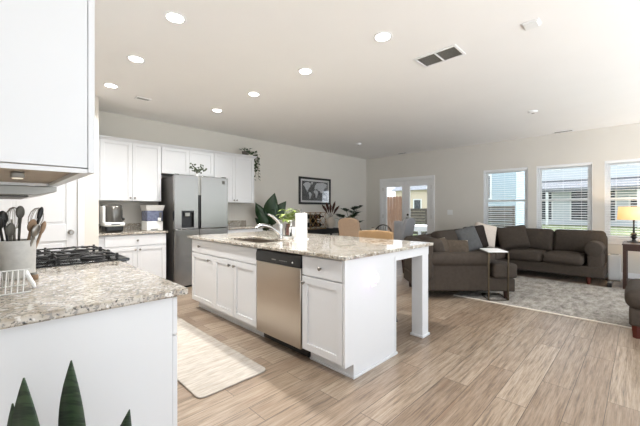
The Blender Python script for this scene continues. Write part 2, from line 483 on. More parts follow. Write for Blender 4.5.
# windows on the back wall
for i, (a, b) in enumerate(WINS):
    W_ = sempty('window_%d' % (i + 1), (XB, (a + b) / 2, WZ0))
    f = MB(); t = 0.038; x0, x1 = XB + 0.05, XB + 0.11
    f.box(x0, x1, a, a + t, WZ0, WZ1).box(x0, x1, b - t, b, WZ0, WZ1).box(x0, x1, a + t, b - t, WZ0, WZ0 + t).box(x0, x1, a + t, b - t, WZ1 - t, WZ1)
    fr = f.build('window_frame', 'vinyl', W_, bevel=0.003)
    s = MB(); zm = 1.44
    for (z0, z1, xx) in ((WZ0 + t, zm + 0.02, x0 + 0.008), (zm - 0.02, WZ1 - t, x0 + 0.030)):
        q = 0.040
        s.box(xx, xx + 0.022, a + t, a + t + q, z0, z1).box(xx, xx + 0.022, b - t - q, b - t, z0, z1)
        s.box(xx, xx + 0.022, a + t + q, b - t - q, z0, z0 + q).box(xx, xx + 0.022, a + t + q, b - t - q, z1 - q, z1)
        B(xx + 0.009, xx + 0.013, a + t + q, b - t - q, z0 + q, z1 - q).build('pane', 'glass', W_, smooth=0)
    s.build('sash', 'vinyl', W_, bevel=0.003)
    MB().box(XB - 0.002, x0, a, a + 0.006, WZ0, WZ1).box(XB - 0.002, x0, b - 0.006, b, WZ0, WZ1).box(XB - 0.002, x0, a, b, WZ1 - 0.006, WZ1).build('reveal', 'trim', W_, smooth=0)
    B(XB - 0.03, x0, a - 0.03, b + 0.03, WZ0 - 0.022, WZ0).build('sill', 'trim', W_, bevel=0.005)
    B(XB - 0.014, XB, a - 0.02, b + 0.02, WZ0 - 0.08, WZ0 - 0.022).build('apron', 'trim', W_, bevel=0.004)
    # blind
    lab = ['white slatted blind in the window nearest the double glass doors', 'white slatted blind in the middle window behind the sofa', 'white slatted blind in the window behind the lit lamp'][i]
    bl = thing('window_blind', lab, 'window blind', (XB + 0.025, (a + b) / 2, WZ1), group='slatted blinds on the window wall')
    B(XB + 0.0, XB + 0.045, a + 0.012, b - 0.012, WZ1 - 0.048, WZ1 - 0.007).build('headrail', 'vinyl', bl, bevel=0.003)
    sl = MB(); z = WZ1 - 0.08
    while z > WZ0 + 0.05:
        sl.add([(XB - 0.001, a + 0.016, z - 0.004), (XB + 0.045, a + 0.016, z + 0.003), (XB + 0.045, b - 0.016, z + 0.003), (XB - 0.001, b - 0.016, z - 0.004),
                (XB - 0.001, a + 0.016, z + 0.0005), (XB + 0.045, a + 0.016, z + 0.0075), (XB + 0.045, b - 0.016, z + 0.0075), (XB - 0.001, b - 0.016, z + 0.0005)],
               [(0, 3, 2, 1), (4, 5, 6, 7), (0, 1, 5, 4), (1, 2, 6, 5), (2, 3, 7, 6), (3, 0, 4, 7)]); z -= 0.046
    sl.build('slat', 'vinyl', bl, smooth=0)
    B(XB + 0.0, XB + 0.045, a + 0.014, b - 0.014, WZ0 + 0.012, WZ0 + 0.03).build('bottom_rail', 'vinyl', bl, bevel=0.003)
    ld = MB()
    for fy in (0.18, 0.5, 0.82):
        yy = a + (b - a) * fy; ld.box(XB - 0.003, XB - 0.001, yy - 0.0015, yy + 0.0015, WZ0 + 0.03, WZ1 - 0.05)
    ld.build('ladder_cord', 'vinyl', bl, smooth=0)

# double glass door on the back wall
D1 = sempty('door_1', (XB, (DY0 + DY1) / 2, 0))
ft = MB(); c = 0.075
ft.box(XB - 0.018, XB, DY0 - c, DY0, 0, DZ + c).box(XB - 0.018, XB, DY1, DY1 + c, 0, DZ + c).box(XB - 0.018, XB, DY0, DY1, DZ, DZ + c)
ft.build('casing', 'trim', D1, bevel=0.004)
MB().box(XB, XB + 0.11, DY0, DY0 + 0.02, 0, DZ).box(XB, XB + 0.11, DY1 - 0.02, DY1, 0, DZ).box(XB, XB + 0.11, DY0 + 0.02, DY1 - 0.02, DZ - 0.02, DZ).build('jamb', 'trim', D1, smooth=0)
ym = (DY0 + DY1) / 2
for k, (a, b) in enumerate(((DY0 + 0.022, ym - 0.002), (ym + 0.002, DY1 - 0.022))):
    x0, x1 = XB + 0.01, XB + 0.052; st = 0.115
    lf = MB().box(x0, x1, a, a + st, 0.012, DZ - 0.024).box(x0, x1, b - st, b, 0.012, DZ - 0.024).box(x0, x1, a + st, b - st, 0.012, 0.25).box(x0, x1, a + st, b - st, DZ - 0.024 - st, DZ - 0.024)
    leaf = lf.build('door_leaf', 'trim', D1, bevel=0.004)
    B(x0 + 0.014, x0 + 0.018, a + st, b - st, 0.25, DZ - 0.024 - st).build('pane', 'glass', leaf, smooth=0)
    q = MB(); z = DZ - 0.17
    while z > 0.28: q.box(x0 + 0.021, x0 + 0.033, a + st + 0.005, b - st - 0.005, z, z + 0.0014); z -= 0.03
    q.build('inset_blind', 'vinyl', leaf, smooth=0)
    B(x0 - 0.006, x0, a + st - 0.01, b - st + 0.01, DZ - 0.175, DZ - 0.13).build('blind_rail', 'vinyl', leaf, bevel=0.002)
    hy = a - 0.012 if k == 0 else b + 0.012
    hg = MB()
    for z in (0.25, 1.05, 1.82): hg.box(x0 - 0.008, x0 + 0.004, hy - 0.018, hy + 0.018, z - 0.05, z + 0.05)
    hg.build('hinge', 'nickel', leaf, bevel=0.002)
    if k == 0:
        MB().lathe((x0, b - 0.06, 1.0), [(0.03, 0), (0.03, -0.008), (0.012, -0.012), (0.012, -0.04), (0.028, -0.05), (0.03, -0.065), (0.018, -0.08)], 16, 'x').build('door_knob', 'iron', leaf)
        MB().lathe((x0, b - 0.06, 1.10), [(0.028, 0), (0.026, -0.014)], 16, 'x').build('deadbolt', 'iron', leaf)

# pantry door
D2 = sempty('door_2', (0.4, YP, 0))
MB().box(0.76, 0.83, YP - 0.018, YP, 0, 2.12).box(-0.035, 0.04, YP - 0.018, YP, 0, 2.12).box(0.04, 0.76, YP - 0.018, YP, 2.05, 2.12).build('casing', 'white', D2, bevel=0.004)
dl = MB(); st = 0.112; yb, yf = YP + 0.05, YP + 0.012
for (a, b, z0, z1) in ((0.042, 0.042 + st, 0.01, 2.045), (0.758 - st, 0.758, 0.01, 2.045), (0.042 + st, 0.758 - st, 0.01, 0.24), (0.042 + st, 0.758 - st, 0.85, 1.055), (0.042 + st, 0.758 - st, 1.925, 2.045)):
    dl.box(a, b, yf, yb, z0, z1)
for z0, z1 in ((0.24, 0.85), (1.055, 1.925)):
    dl.box(0.042 + st, 0.758 - st, yf + 0.014, yb, z0, z1); dl.box(0.042 + st + 0.03, 0.758 - st - 0.03, yf + 0.006, yf + 0.016, z0 + 0.03, z1 - 0.03)
dlo = dl.build('door_leaf', 'white', D2, bevel=0.004)
MB().lathe((0.692, yf, 0.955), [(0.032, 0), (0.032, -0.008), (0.012, -0.012), (0.012, -0.035), (0.027, -0.045), (0.03, -0.058), (0.02, -0.072)], 18, 'y').build('door_knob', 'nickel', dlo)

# ------------------------------------------------------------------ ceiling fittings
LBL = {(0, 0): 'round recessed ceiling light farthest back over the range side, nearest the pantry wall', (0, 1): 'round recessed ceiling light in the row over the range side, second from the pantry wall',
       (0, 2): 'round recessed ceiling light near the tall white cabinet, nearest the camera in its row', (1, 0): 'round recessed ceiling light nearest the wall above the refrigerator cabinets, over the island row',
       (1, 1): 'round recessed ceiling light over the island, second from the refrigerator wall', (1, 2): 'round recessed ceiling light over the island, third from the refrigerator wall',
       (1, 3): 'round recessed ceiling light over the island, closest to the large return vent'}
for r_, xx in enumerate((1.0, 2.38)):
    for k, yy in enumerate((4.55, 3.57, 2.585, 1.592)):
        if (r_, k) not in LBL: continue
        t = thing('recessed_light', LBL[(r_, k)], 'ceiling light', (xx, yy, H), group='recessed ceiling lights')
        MB().lathe((xx, yy, H), [(0.084, 0), (0.084, -0.004), (0.078, -0.008), (0.062, -0.006), (0.062, 0)], 28, caps=False).build('trim_ring', 'trim', t)
        MB().lathe((xx, yy, H), [(0.0621, -0.001), (0.0621, -0.0045)], 28).build('lens', 'lens', t)
        ld = bpy.data.lights.new('recessed_lamp', 'AREA'); ld.shape = 'DISK'; ld.size = 0.12; ld.spread = math.radians(140); ld.energy = LAMP_W; ld.color = (1.0, 0.985, 0.96)
        lo = bpy.data.objects.new('recessed_lamp', ld); COL.objects.link(lo); lo.location = (0, 0, -0.012); lo.parent = t


def vent(label, x0, x1, y0, y1, dark, split, group=None, slat_axis='y'):
    t = thing('ceiling_vent', label, 'ceiling vent', ((x0 + x1) / 2, (y0 + y1) / 2, H), group=group)
    f = MB(); b = 0.022; z0, z1 = H - 0.012, H
    f.box(x0, x1, y0, y0 + b, z0, z1).box(x0, x1, y1 - b, y1, z0, z1).box(x0, x0 + b, y0 + b, y1 - b, z0, z1).box(x1 - b, x1, y0 + b, y1 - b, z0, z1)
    if split: ymid = (y0 + y1) / 2; f.box(x0 + b, x1 - b, ymid - 0.008, ymid + 0.008, z0, z1)
    f.build('frame', 'trim', t, bevel=0.003)
    B(x0 + b, x1 - b, y0 + b, y1 - b, H - 0.0025, H).build('duct_opening', 'vent_grey' if dark else 'silver_plastic', t, smooth=0)
    g = MB()
    if slat_axis == 'y':
        n = int((x1 - x0 - 2 * b) / 0.02)
        for i in range(n): xx = x0 + b + (i + 0.5) * (x1 - x0 - 2 * b) / n; g.box(xx - 0.003, xx + 0.003, y0 + b, y1 - b, H - 0.009, H - 0.003)
    else:
        n = int((y1 - y0 - 2 * b) / 0.02)
        for i in range(n): yy = y0 + b + (i + 0.5) * (y1 - y0 - 2 * b) / n; g.box(x0 + b, x1 - b, yy - 0.003, yy + 0.003, H - 0.009, H - 0.003)
    g.build('louver', 'silver_plastic', t, smooth=0)


vent('large two-panel grey return vent in the white ceiling', 2.945, 3.20, 1.195, 1.61, True, True)
vent('small white ceiling register above the pantry corner', 1.33, 1.52, 4.72, 4.84, True, False)
vent('slim ceiling register above the double glass doors', 7.59, 7.72, 4.36, 4.66, True, False)
vent('slim ceiling register above the windows', 7.62, 7.76, 0.90, 1.22, True, False)
for (x, y, l) in ((5.842, 4.56, 'small round ceiling detector toward the double glass doors'), (5.785, 1.169, 'small round ceiling detector over the sectional sofa')):
    t = thing('smoke_detector', l, 'smoke detector', (x, y, H))
    MB().lathe((x, y, H), [(0.065, 0), (0.065, -0.012), (0.055, -0.028), (0.03, -0.034)], 24).build('cover', 'trim', t); MB().lathe((x, y, H - 0.034), [(0.022, 0.001), (0.02, -0.004)], 16).build('vent_ring', 'silver_plastic', t)
t = thing('motion_sensor', 'small square white sensor on the ceiling beyond the return vent', 'sensor', (3.06, 0.63, H))
B(3.01, 3.11, 0.58, 0.68, H - 0.02, H).build('cover', 'white_plastic', t, bevel=0.006)
B(2.998, 3.122, 0.568, 0.692, H - 0.006, H).build('base_plate', 'trim', t, bevel=0.003)


# ------------------------------------------------------------------ cabinets
def shaker(mb, ax, p, s, a0, a1, z0, z1, st=0.057, th=0.02):
    q = p + s * th
    mb.fbox(ax, p, q, a0, a0 + st, z0, z1).fbox(ax, p, q, a1 - st, a1, z0, z1)
    mb.fbox(ax, p, q, a0 + st, a1 - st, z0, z0 + st).fbox(ax, p, q, a0 + st, a1 - st, z1 - st, z1)
    return mb.fbox(ax, p, p + s * 0.009, a0 + st, a1 - st, z0 + st, z1 - st)


def slab(mb, ax, p, s, a0, a1, z0, z1, th=0.02): return mb.fbox(ax, p, p + s * th, a0, a1, z0, z1)


def knob(ax, p, s, a, z, parent):
    pr = [(0.007, 0), (0.006, s * 0.012), (0.014, s * 0.018), (0.0155, s * 0.025), (0.010, s * 0.030)]
    c = (p, a, z) if ax == 'x' else (a, p, z)
    return MB().lathe(c, pr, 14, ax).build('knob', 'nickel', parent)


def cabinet(name, label, cat, ax, s, back, front, a0, a1, z0, z1, doors, toe=0, group=None, hole=None):
    """doors: list of (kind, a0, a1, z0, z1, knob positions)"""
    c = ((back + front) / 2, (a0 + a1) / 2, z0) if ax == 'x' else ((a0 + a1) / 2, (back + front) / 2, z0)
    t = thing(name, label, cat, c, group=group)
    bd = MB()
    if hole:  # open box under a sink
        h0, h1, b0, b1, zb = hole
        bd.box(front, back, a0, a1, z0 + toe, zb).box(front, h0, a0, a1, zb, z1).box(h1, back, a0, a1, zb, z1).box(h0, h1, a0, b0, zb, z1).box(h0, h1, b1, a1, zb, z1)
    else: bd.fbox(ax, back, front, a0, a1, z0 + toe, z1)
    if toe: bd.fbox(ax, back, front - s * 0.078, a0, a1, z0, z0 + toe)
    bd.build('body', 'white', t, bevel=0.0015)
    for kind, b0, b1, y0, y1, kn in doors:
        g = 0.0018
        if kind == 'door': o = shaker(MB(), ax, front + s * 0.001, s, b0 + g, b1 - g, y0 + g, y1 - g).build('door', 'white', t, bevel=0.0018)
        else: o = slab(MB(), ax, front + s * 0.001, s, b0 + g, b1 - g, y0 + g, y1 - g).build('drawer', 'white', t, bevel=0.003)
        for (ka, kz) in kn: knob(ax, front + s * 0.021, s, ka, kz, o)
    return t


# wall cabinets along the left wall
YU = 5.528
cabinet('wall_cabinet', 'white two-door wall cabinet above the coffee maker', 'wall cabinet', 'y', -1, YW - 0.001, YU, 1.0, 1.914, 1.372, 2.275,
        [('door', 1.075, 1.493, 1.376, 2.271, [(1.463, 1.42)]), ('door', 1.493, 1.910, 1.376, 2.271, [(1.523, 1.42)])], group='wall cabinets')
cabinet('wall_cabinet', 'short white two-door wall cabinet above the refrigerator', 'wall cabinet', 'y', -1, YW - 0.001, YU, 1.915, 2.822, 1.83, 2.275,
        [('door', 1.918, 2.37, 1.834, 2.271, []), ('door', 2.37, 2.819, 1.834, 2.271, [])], group='wall cabinets')
cabinet('wall_cabinet', 'white two-door wall cabinet beside the refrigerator with trailing plant on top', 'wall cabinet', 'y', -1, YW - 0.001, YU, 2.823, 3.685, 1.372, 2.275,
        [('door', 2.826, 3.254, 1.376, 2.271, [(3.224, 1.42)]), ('door', 3.254, 3.682, 1.376, 2.271, [(3.284, 1.42)])], group='wall cabinets')
cr = MB()
pr = [(0.0, 0.0), (0.012, 0.0), (0.02, 0.012), (0.034, 0.026), (0.042, 0.034), (0.042, 0.045), (0.0, 0.045)]
yy = YU - 0.021
n = len(pr)
cr.add([(1.0, yy - d, 2.262 + z) for d, z in pr] + [(3.685 + d, yy - d, 2.262 + z) for d, z in pr] + [(3.685 + d, YW - 0.001, 2.262 + z) for d, z in pr],
       [tuple(range(n))] + [(i, (i + 1) % n, n + (i + 1) % n, n + i) for i in range(n)] + [(n + i, n + (i + 1) % n, 2 * n + (i + 1) % n, 2 * n + i) for i in range(n)] + [tuple(range(3 * n - 1, 2 * n - 1, -1))])
cr.box(1.0, 3.685, yy, YW - 0.001, 2.277, 2.30)
struct(cr.build('trim_1', 'white', smooth=0))

# base cabinets along the left wall
YBF = 5.235
cabinet('base_cabinet', 'white base cabinet with one drawer and two doors under the coffee maker', 'base cabinet', 'y', -1, YW - 0.001, YBF, 1.0, 1.885, 0, 0.882,
        [('drawer', 1.075, 1.882, 0.715, 0.872, [(1.478, 0.795)]), ('door', 1.075, 1.478, 0.115, 0.708, [(1.448, 0.66)]), ('door', 1.478, 1.882, 0.115, 0.708, [(1.508, 0.66)])], toe=0.105)
cabinet('base_cabinet', 'white base cabinet partly hidden behind the island, right of the refrigerator', 'base cabinet', 'y', -1, YW - 0.001, YBF, 2.90, 3.685, 0, 0.882,
        [('drawer', 2.903, 3.682, 0.715, 0.872, [(3.29, 0.795)]), ('door', 2.903, 3.292, 0.115, 0.708, [(3.262, 0.66)]), ('door', 3.292, 3.682, 0.115, 0.708, [(3.322, 0.66)])], toe=0.105)
for (x0, x1, l) in ((0.995, 1.905, 'short speckled granite countertop holding the coffee maker and water dispenser'), (2.895, 3.70, 'speckled granite countertop right of the refrigerator, behind the island')):
    t = thing('countertop', l, 'countertop', ((x0 + x1) / 2, 5.5, 0.884))
    B(x0, x1, 5.19, YW - 0.002, 0.884, 0.914).build('slab', 'granite', t, bevel=0.006)
    B(x0, x1, YW - 0.022, YW - 0.001, 0.9145, 1.02).build('backsplash', 'granite', t, bevel=0.003)

# ------------------------------------------------------------------ left run : wall cabinet, hood, peninsula, range
t = thing('wall_cabinet', 'large white wall cabinet close to the camera, seen from its plain side', 'wall cabinet', (0.08, 1.9, 1.372), group='wall cabinets')
B(-0.08, 0.236, 1.40, 2.36, 1.391, 2.72).build('body', 'white', t, bevel=0.0015)
B(-0.079, 0.2155, 1.4165, 2.3435, 1.387, 1.3909).build('underside', 'raw_wood', t, smooth=0)
MB().box(-0.08, 0.236, 1.40, 1.416, 1.372, 1.3869).box(0.216, 0.236, 1.4161, 2.36, 1.372, 1.3869).box(-0.08, 0.2159, 2.344, 2.36, 1.372, 1.3869).build('light_rail', 'white', t, smooth=0)
for a, b, k in ((1.402, 1.879, 1.85), (1.881, 2.358, 1.91)):
    o = shaker(MB(), 'x', 0.238, 1, a, b, 1.374, 2.70).build('door', 'white', t, bevel=0.0018); knob('x', 0.258, 1, k, 1.42, o)
t = thing('puck_light', 'small square under-cabinet light below the big near wall cabinet', 'under-cabinet light', (0.065, 1.64, 1.372))
MB().box(0.045, 0.085, 1.665, 1.735, 1.364, 1.3865).build('housing', 'silver_plastic', t, bevel=0.006)
MB().lathe((0.065, 1.70, 1.364), [(0.016, 0.001), (0.016, -0.003)], 20).build('lens', 'led', t)
t = thing('range_hood', 'slim grey under-cabinet range hood above the gas range', 'range hood', (0.08, 2.78, 1.30))
MB().add([(-0.08, 2.365, 1.372), (0.255, 2.365, 1.372), (0.255, 2.365, 1.345), (0.17, 2.365, 1.322), (-0.08, 2.365, 1.322), (-0.08, 3.17, 1.372), (0.255, 3.17, 1.372), (0.255, 3.17, 1.345), (0.17, 3.17, 1.322), (-0.08, 3.17, 1.322)],
         [(0, 1, 2, 3, 4), (9, 8, 7, 6, 5), (0, 5, 6, 1), (1, 6, 7, 2), (2, 7, 8, 3), (3, 8, 9, 4), (4, 9, 5, 0)]).build('canopy', 'silver_plastic', t, bevel=0.003)
B(-0.02, 0.14, 2.45, 3.08, 1.314, 1.3219).build('filter', 'grey_side', t, bevel=0.002)
B(0.2551, 0.258, 2.60, 2.72, 1.349, 1.366).build('switch_panel', 'black', t)
cabinet('wall_cabinet', 'white wall cabinet over the range hood, mostly hidden behind the near one', 'wall cabinet', 'x', 1, -0.08, 0.236, 2.362, 3.17, 1.376, 2.72,
        [('door', 2.364, 2.766, 1.38, 2.70, [(2.736, 1.43)]), ('door', 2.766, 3.168, 1.38, 2.70, [(2.796, 1.43)])], group='wall cabinets')

t = thing('base_cabinet', 'white base cabinet with a plain end panel behind the snake plant', 'base cabinet', (0.23, 1.9, 0))
MB().box(-0.08, 0.531, 1.42, 2.392, 0.105, 0.882).box(-0.08, 0.455, 1.42, 2.392, 0, 0.105).build('body', 'white', t, bevel=0.0015)
MB().box(-0.08, 0.531, 1.40, 1.4195, 0.0, 0.882).build('end_panel', 'white', t, bevel=0.002)
for a, b, k in ((1.402, 1.895, 1.865), (1.897, 2.39, 1.927)):
    o = slab(MB(), 'x', 0.532, 1, a, b, 0.715, 0.872).build('drawer', 'white', t, bevel=0.003); knob('x', 0.552, 1, (a + b) / 2, 0.795, o)
    o = shaker(MB(), 'x', 0.532, 1, a, b, 0.115, 0.708).build('door', 'white', t, bevel=0.0018); knob('x', 0.552, 1, k, 0.66, o)
t = thing('countertop', 'speckled granite countertop nearest the camera, beside the gas range', 'countertop', (0.25, 1.87, 0.884))
B(-0.08, 0.58, 1.352, 2.396, 0.884, 0.914).build('slab', 'granite', t, bevel=0.008, seg=3)
B(-0.0799, -0.06, 1.36, 2.39, 0.9145, 1.015).build('backsplash', 'granite', t, bevel=0.003)

# gas range
t = thing('gas_range', 'black slide-in gas range with iron grates beside the near countertop', 'range', (0.28, 2.785, 0))
ry0, ry1 = 2.402, 3.168
MB().box(-0.07, 0.585, ry0, ry1, 0.04, 0.905).box(-0.06, 0.52, ry0 + 0.03, ry1 - 0.03, 0, 0.0399).build('body', 'grey_side', t, bevel=0.003)
B(-0.07, 0.635, ry0 - 0.003, ry1 + 0.003, 0.906, 0.923).build('cooktop', 'gloss_black', t, bevel=0.004)
B(0.586, 0.62, ry0 + 0.005, ry1 - 0.005, 0.80, 0.9055).build('control_panel', 'steel', t, bevel=0.006)
dr = B(0.586, 0.622, ry0 + 0.006, ry1 - 0.006, 0.22, 0.79).build('oven_door', 'steel', t, bevel=0.006)
B(0.6221, 0.625, ry0 + 0.12, ry1 - 0.12, 0.36, 0.66).build('oven_window', 'gloss_black', dr)
MB().tube([(0.622, ry0 + 0.06, 0.75), (0.66, ry0 + 0.06, 0.75), (0.66, ry1 - 0.06, 0.75), (0.622, ry1 - 0.06, 0.75)], 0.011, 10).build('handle', 'steel', dr)
B(0.586, 0.618, ry0 + 0.006, ry1 - 0.006, 0.06, 0.21).build('storage_drawer', 'steel', t, bevel=0.006)
for i in range(5):
    yk = ry0 + 0.1 + i * (ry1 - ry0 - 0.2) / 4
    MB().lathe((0.62, yk, 0.855), [(0.024, 0), (0.022, 0.012), (0.019, 0.032), (0.015, 0.034)], 18, 'x').build('control_knob', 'black', t)
for (bx, by, br) in ((0.12, 2.56, 0.05), (0.46, 2.56, 0.058), (0.29, 2.785, 0.06), (0.12, 3.01, 0.05), (0.46, 3.01, 0.045)):
    MB().lathe((bx, by, 0.923), [(br + 0.012, 0), (br + 0.010, 0.006), (br, 0.010), (br, 0.016), (br * 0.75, 0.020), (br * 0.7, 0.0205)], 24).build('burner', 'iron', t)
for k in range(3):
    g = MB(); a = ry0 + 0.02 + k * 0.2435; b = a + 0.235; r = 0.005; zt = 0.953; m_ = (a + b) / 2
    for yy in (a + 0.012, b - 0.012): g.box(-0.03, 0.575, yy - r, yy + r, zt - 0.010, zt)
    for xx in (-0.025, 0.27, 0.57): g.box(xx - r, xx + r, a + 0.012, b - 0.012, zt - 0.010, zt)
    for bx_ in ((0.12, 0.46) if k != 1 else (0.29,)):
        for q in range(8):
            an = q * PI / 4 + PI / 8; c_, s_ = math.cos(an), math.sin(an)
            g.tube([(bx_ + 0.022 * c_, m_ + 0.022 * s_, zt + 0.002), (bx_ + 0.07 * c_, m_ + 0.07 * s_, zt + 0.004), (bx_ + 0.125 * c_, m_ + max(-0.10, min(0.10, 0.14 * s_)), zt - 0.004)], 0.0052, 6)
    for xx in (-0.025, 0.27, 0.57):
        for yy in (a + 0.012, b - 0.012): g.box(xx - 0.008, xx + 0.008, yy - 0.008, yy + 0.008, 0.9235, zt - 0.01); g.box(xx - 0.007, xx + 0.007, yy - 0.007, yy + 0.007, zt - 0.01, zt + 0.008)
    g.build('grate', 'iron', t, bevel=0.003)

# ------------------------------------------------------------------ island
IX0, IXF, IXB = 1.765, 1.785, 2.44   # door faces, carcass front, carcass back
IY0, IY1 = 1.50, 4.03
cabinet('base_cabinet', 'narrow white island cabinet with one drawer and one door at the near corner', 'base cabinet', 'x', -1, IXB - 0.02, IXF + 0.001, 1.522, 1.957, 0, 0.882,
        [('drawer', 1.524, 1.955, 0.715, 0.872, [(1.74, 0.79)]), ('door', 1.524, 1.955, 0.115, 0.708, [(1.927, 0.655)])], toe=0.105, group='island cabinets')
cabinet('base_cabinet', 'wide white island cabinet with three doors left of the dishwasher', 'base cabinet', 'x', -1, IXB - 0.02, IXF + 0.001, 2.602, 4.03, 0, 0.882,
        [('drawer', 2.604, 4.028, 0.715, 0.872, [(3.80, 0.795)]), ('door', 2.604, 3.025, 0.115, 0.708, [(2.995, 0.655)]), ('door', 3.025, 3.446, 0.115, 0.708, [(3.09, 0.655)]), ('door', 3.446, 4.028, 0.115, 0.708, [(3.55, 0.655)])], toe=0.105, group='island cabinets', hole=(1.832, 2.264, 2.645, 3.405, 0.68))
# panels, apron and corner post of the island
t = thing('island_frame', 'white island end panel with apron and square corner post under the granite overhang', 'island frame', (2.4, 1.5, 0))
e = MB(); e.prism([(IXF - 0.019, 1.50), (IXB - 0.0, 1.50), (IXB, 1.5205), (IXF - 0.019, 1.5205)], 0.105, 0.882)
e.box(1.864, IXB, 1.50, 1.5205, 0.0, 0.1049); e.build('end_panel', 'white', t, smooth=0)
MB().box(1.852, IXB + 0.012, 1.488, 1.4995, 0, 0.02).box(IXB - 0.02, IXB, 1.494, 1.4996, 0.02, 0.84).build('base_molding', 'white', t, bevel=0.003)
MB().box(1.852, 1.863, 1.50, 1.957, 0, 0.018).box(1.852, 1.863, 2.605, 4.03, 0, 0.018).build('shoe_molding', 'white', t, bevel=0.003)
B(IXB - 0.019, IXB + 0.0, 1.521, 4.03, 0.0, 0.882).build('back_panel', 'white', t, smooth=0)
MB().box(IXB + 0.001, 3.05, 1.502, 1.522, 0.80, 0.882).box(3.03, 3.05, 1.61, 4.02, 0.80, 0.882).build('apron', 'white', t, bevel=0.002)
p = B(2.925, 3.045, 1.503, 1.618, 0.0, 0.882).build('post', 'white', t, bevel=0.003)
B(2.912, 3.058, 1.490, 1.631, 0.0, 0.022).build('post_foot', 'white', p, bevel=0.004)
p = B(2.925, 3.045, 3.90, 4.02, 0.0, 0.882).build('post', 'white', t, bevel=0.003)
B(2.912, 3.058, 3.888, 4.032, 0.0, 0.022).build('post_foot', 'white', p, bevel=0.004)
# outlet with night light
t = thing('wall_outlet', 'white outlet with a glowing pink night light on the island end panel', 'outlet', (2.11, 1.499, 0.70))
B(2.075, 2.15, 1.494, 1.4996, 0.635, 0.755).build('cover_plate', 'white_plastic', t, bevel=0.002)
MB().box(2.115, 2.15, 1.470, 1.4938, 0.665, 0.735).build('plug_body', 'white_plastic', t, bevel=0.004)
B(2.092, 2.1145, 1.474, 1.4938, 0.672, 0.728).build('glow_lens', 'bulb', t, bevel=0.004)
ld = bpy.data.lights.new('night_lamp', 'POINT'); ld.energy = 0.10; ld.color = (0.85, 0.45, 1.0); ld.shadow_soft_size = 0.015
lo = bpy.data.objects.new('night_lamp', ld); COL.objects.link(lo); lo.parent = t; lo.location = (-0.035, -0.03, 0.0)

# dishwasher
t = thing('dishwasher', 'stainless dishwasher with a black control panel built into the island', 'dishwasher', (2.0, 2.28, 0))
MB().box(IXF + 0.02, IXB - 0.021, 1.962, 2.598, 0.1, 0.875).box(1.87, IXB - 0.03, 1.98, 2.58, 0.012, 0.0999).build('tub', 'black', t, smooth=0)
B(1.846, 1.869, 1.962, 2.598, 0.012, 0.0995).build('toe_kick', 'black', t, bevel=0.003)
dr = B(1.758, 1.804, 1.966, 2.594, 0.102, 0.762).build('door', 'steel_warm', t, bevel=0.006)
cp = MB().add([(1.804, 1.964, 0.764), (1.752, 1.964, 0.764), (1.752, 1.964, 0.835), (1.766, 1.964, 0.868), (1.804, 1.964, 0.868),
               (1.804, 2.596, 0.764), (1.752, 2.596, 0.764), (1.752, 2.596, 0.835), (1.766, 2.596, 0.868), (1.804, 2.596, 0.868)],
              [(0, 1, 2, 3, 4), (9, 8, 7, 6, 5), (0, 5, 6, 1), (1, 6, 7, 2), (2, 7, 8, 3), (3, 8, 9, 4), (4, 9, 5, 0)]).build('control_panel', 'black', t, bevel=0.005)
b_ = MB()
for k in range(5): b_.box(1.7505, 1.7525, 2.135 + k * 0.022, 2.148 + k * 0.022, 0.797, 0.803)
b_.build('button', 'silver_plastic', cp, smooth=0)
MB().lathe((1.7525, 2.06, 0.80), [(0.008, 0), (0.007, -0.004)], 14, 'x').build('start_button', 'paper', cp)
B(1.7505, 1.7525, 2.285, 2.345, 0.796, 0.805).build('maker_mark', 'silver_plastic', cp, smooth=0)
for yy in (2.0, 2.56): MB().lathe((1.90, yy, 0), [(0.018, 0), (0.018, 0.006), (0.008, 0.007), (0.008, 0.012)], 14).build('leveling_foot', 'iron', t)

# countertop with sink cut-out
t = thing('countertop', 'large speckled granite countertop of the island with undermount sink cut-out', 'countertop', (2.4, 2.75, 0.884))
cx0, cx1, cy0, cy1 = 1.72, 3.085, 1.466, 4.06
sx0, sx1, sy0, sy1 = 1.845, 2.25, 2.66, 3.39
bm = bmesh.new()
xs_, ys_ = [cx0, sx0, sx1, cx1], [cy0, sy0, sy1, cy1]
V = {}
for zi, z in enumerate((0.884, 0.914)):
    for i, x in enumerate(xs_):
        for j, y in enumerate(ys_): V[(i, j, zi)] = bm.verts.new((x, y, z))
for i in range(3):
    for j in range(3):
        if i == 1 and j == 1: continue
        bm.faces.new([V[(i, j, 1)], V[(i + 1, j, 1)], V[(i + 1, j + 1, 1)], V[(i, j + 1, 1)]])
        bm.faces.new([V[(i, j, 0)], V[(i, j + 1, 0)], V[(i + 1, j + 1, 0)], V[(i + 1, j, 0)]])
for i in range(3):
    for j in (0, 3): bm.faces.new([V[(i, j, 0)], V[(i + 1, j, 0)], V[(i + 1, j, 1)], V[(i, j, 1)]]); bm.faces.new([V[(j, i, 0)], V[(j, i + 1, 0)], V[(j, i + 1, 1)], V[(j, i, 1)]])
for a, b in (((1, 1), (2, 1)), ((2, 1), (2, 2)), ((2, 2), (1, 2)), ((1, 2), (1, 1))): bm.faces.new([V[a + (0,)], V[b + (0,)], V[b + (1,)], V[a + (1,)]])
bm.verts.ensure_lookup_table(); bm.verts.index_update()
mb = MB(); mb.add([v.co.copy() for v in bm.verts], [tuple(v.index for v in f.verts) for f in bm.faces]); bm.free()
mb.build('slab', 'granite', t, bevel=0.007, seg=3)
t = thing('kitchen_sink', 'undermount sink set into the island countertop in front of the faucet', 'sink', (2.05, 3.02, 0.70))
q = MB(); e_ = 0.006; zb = 0.70
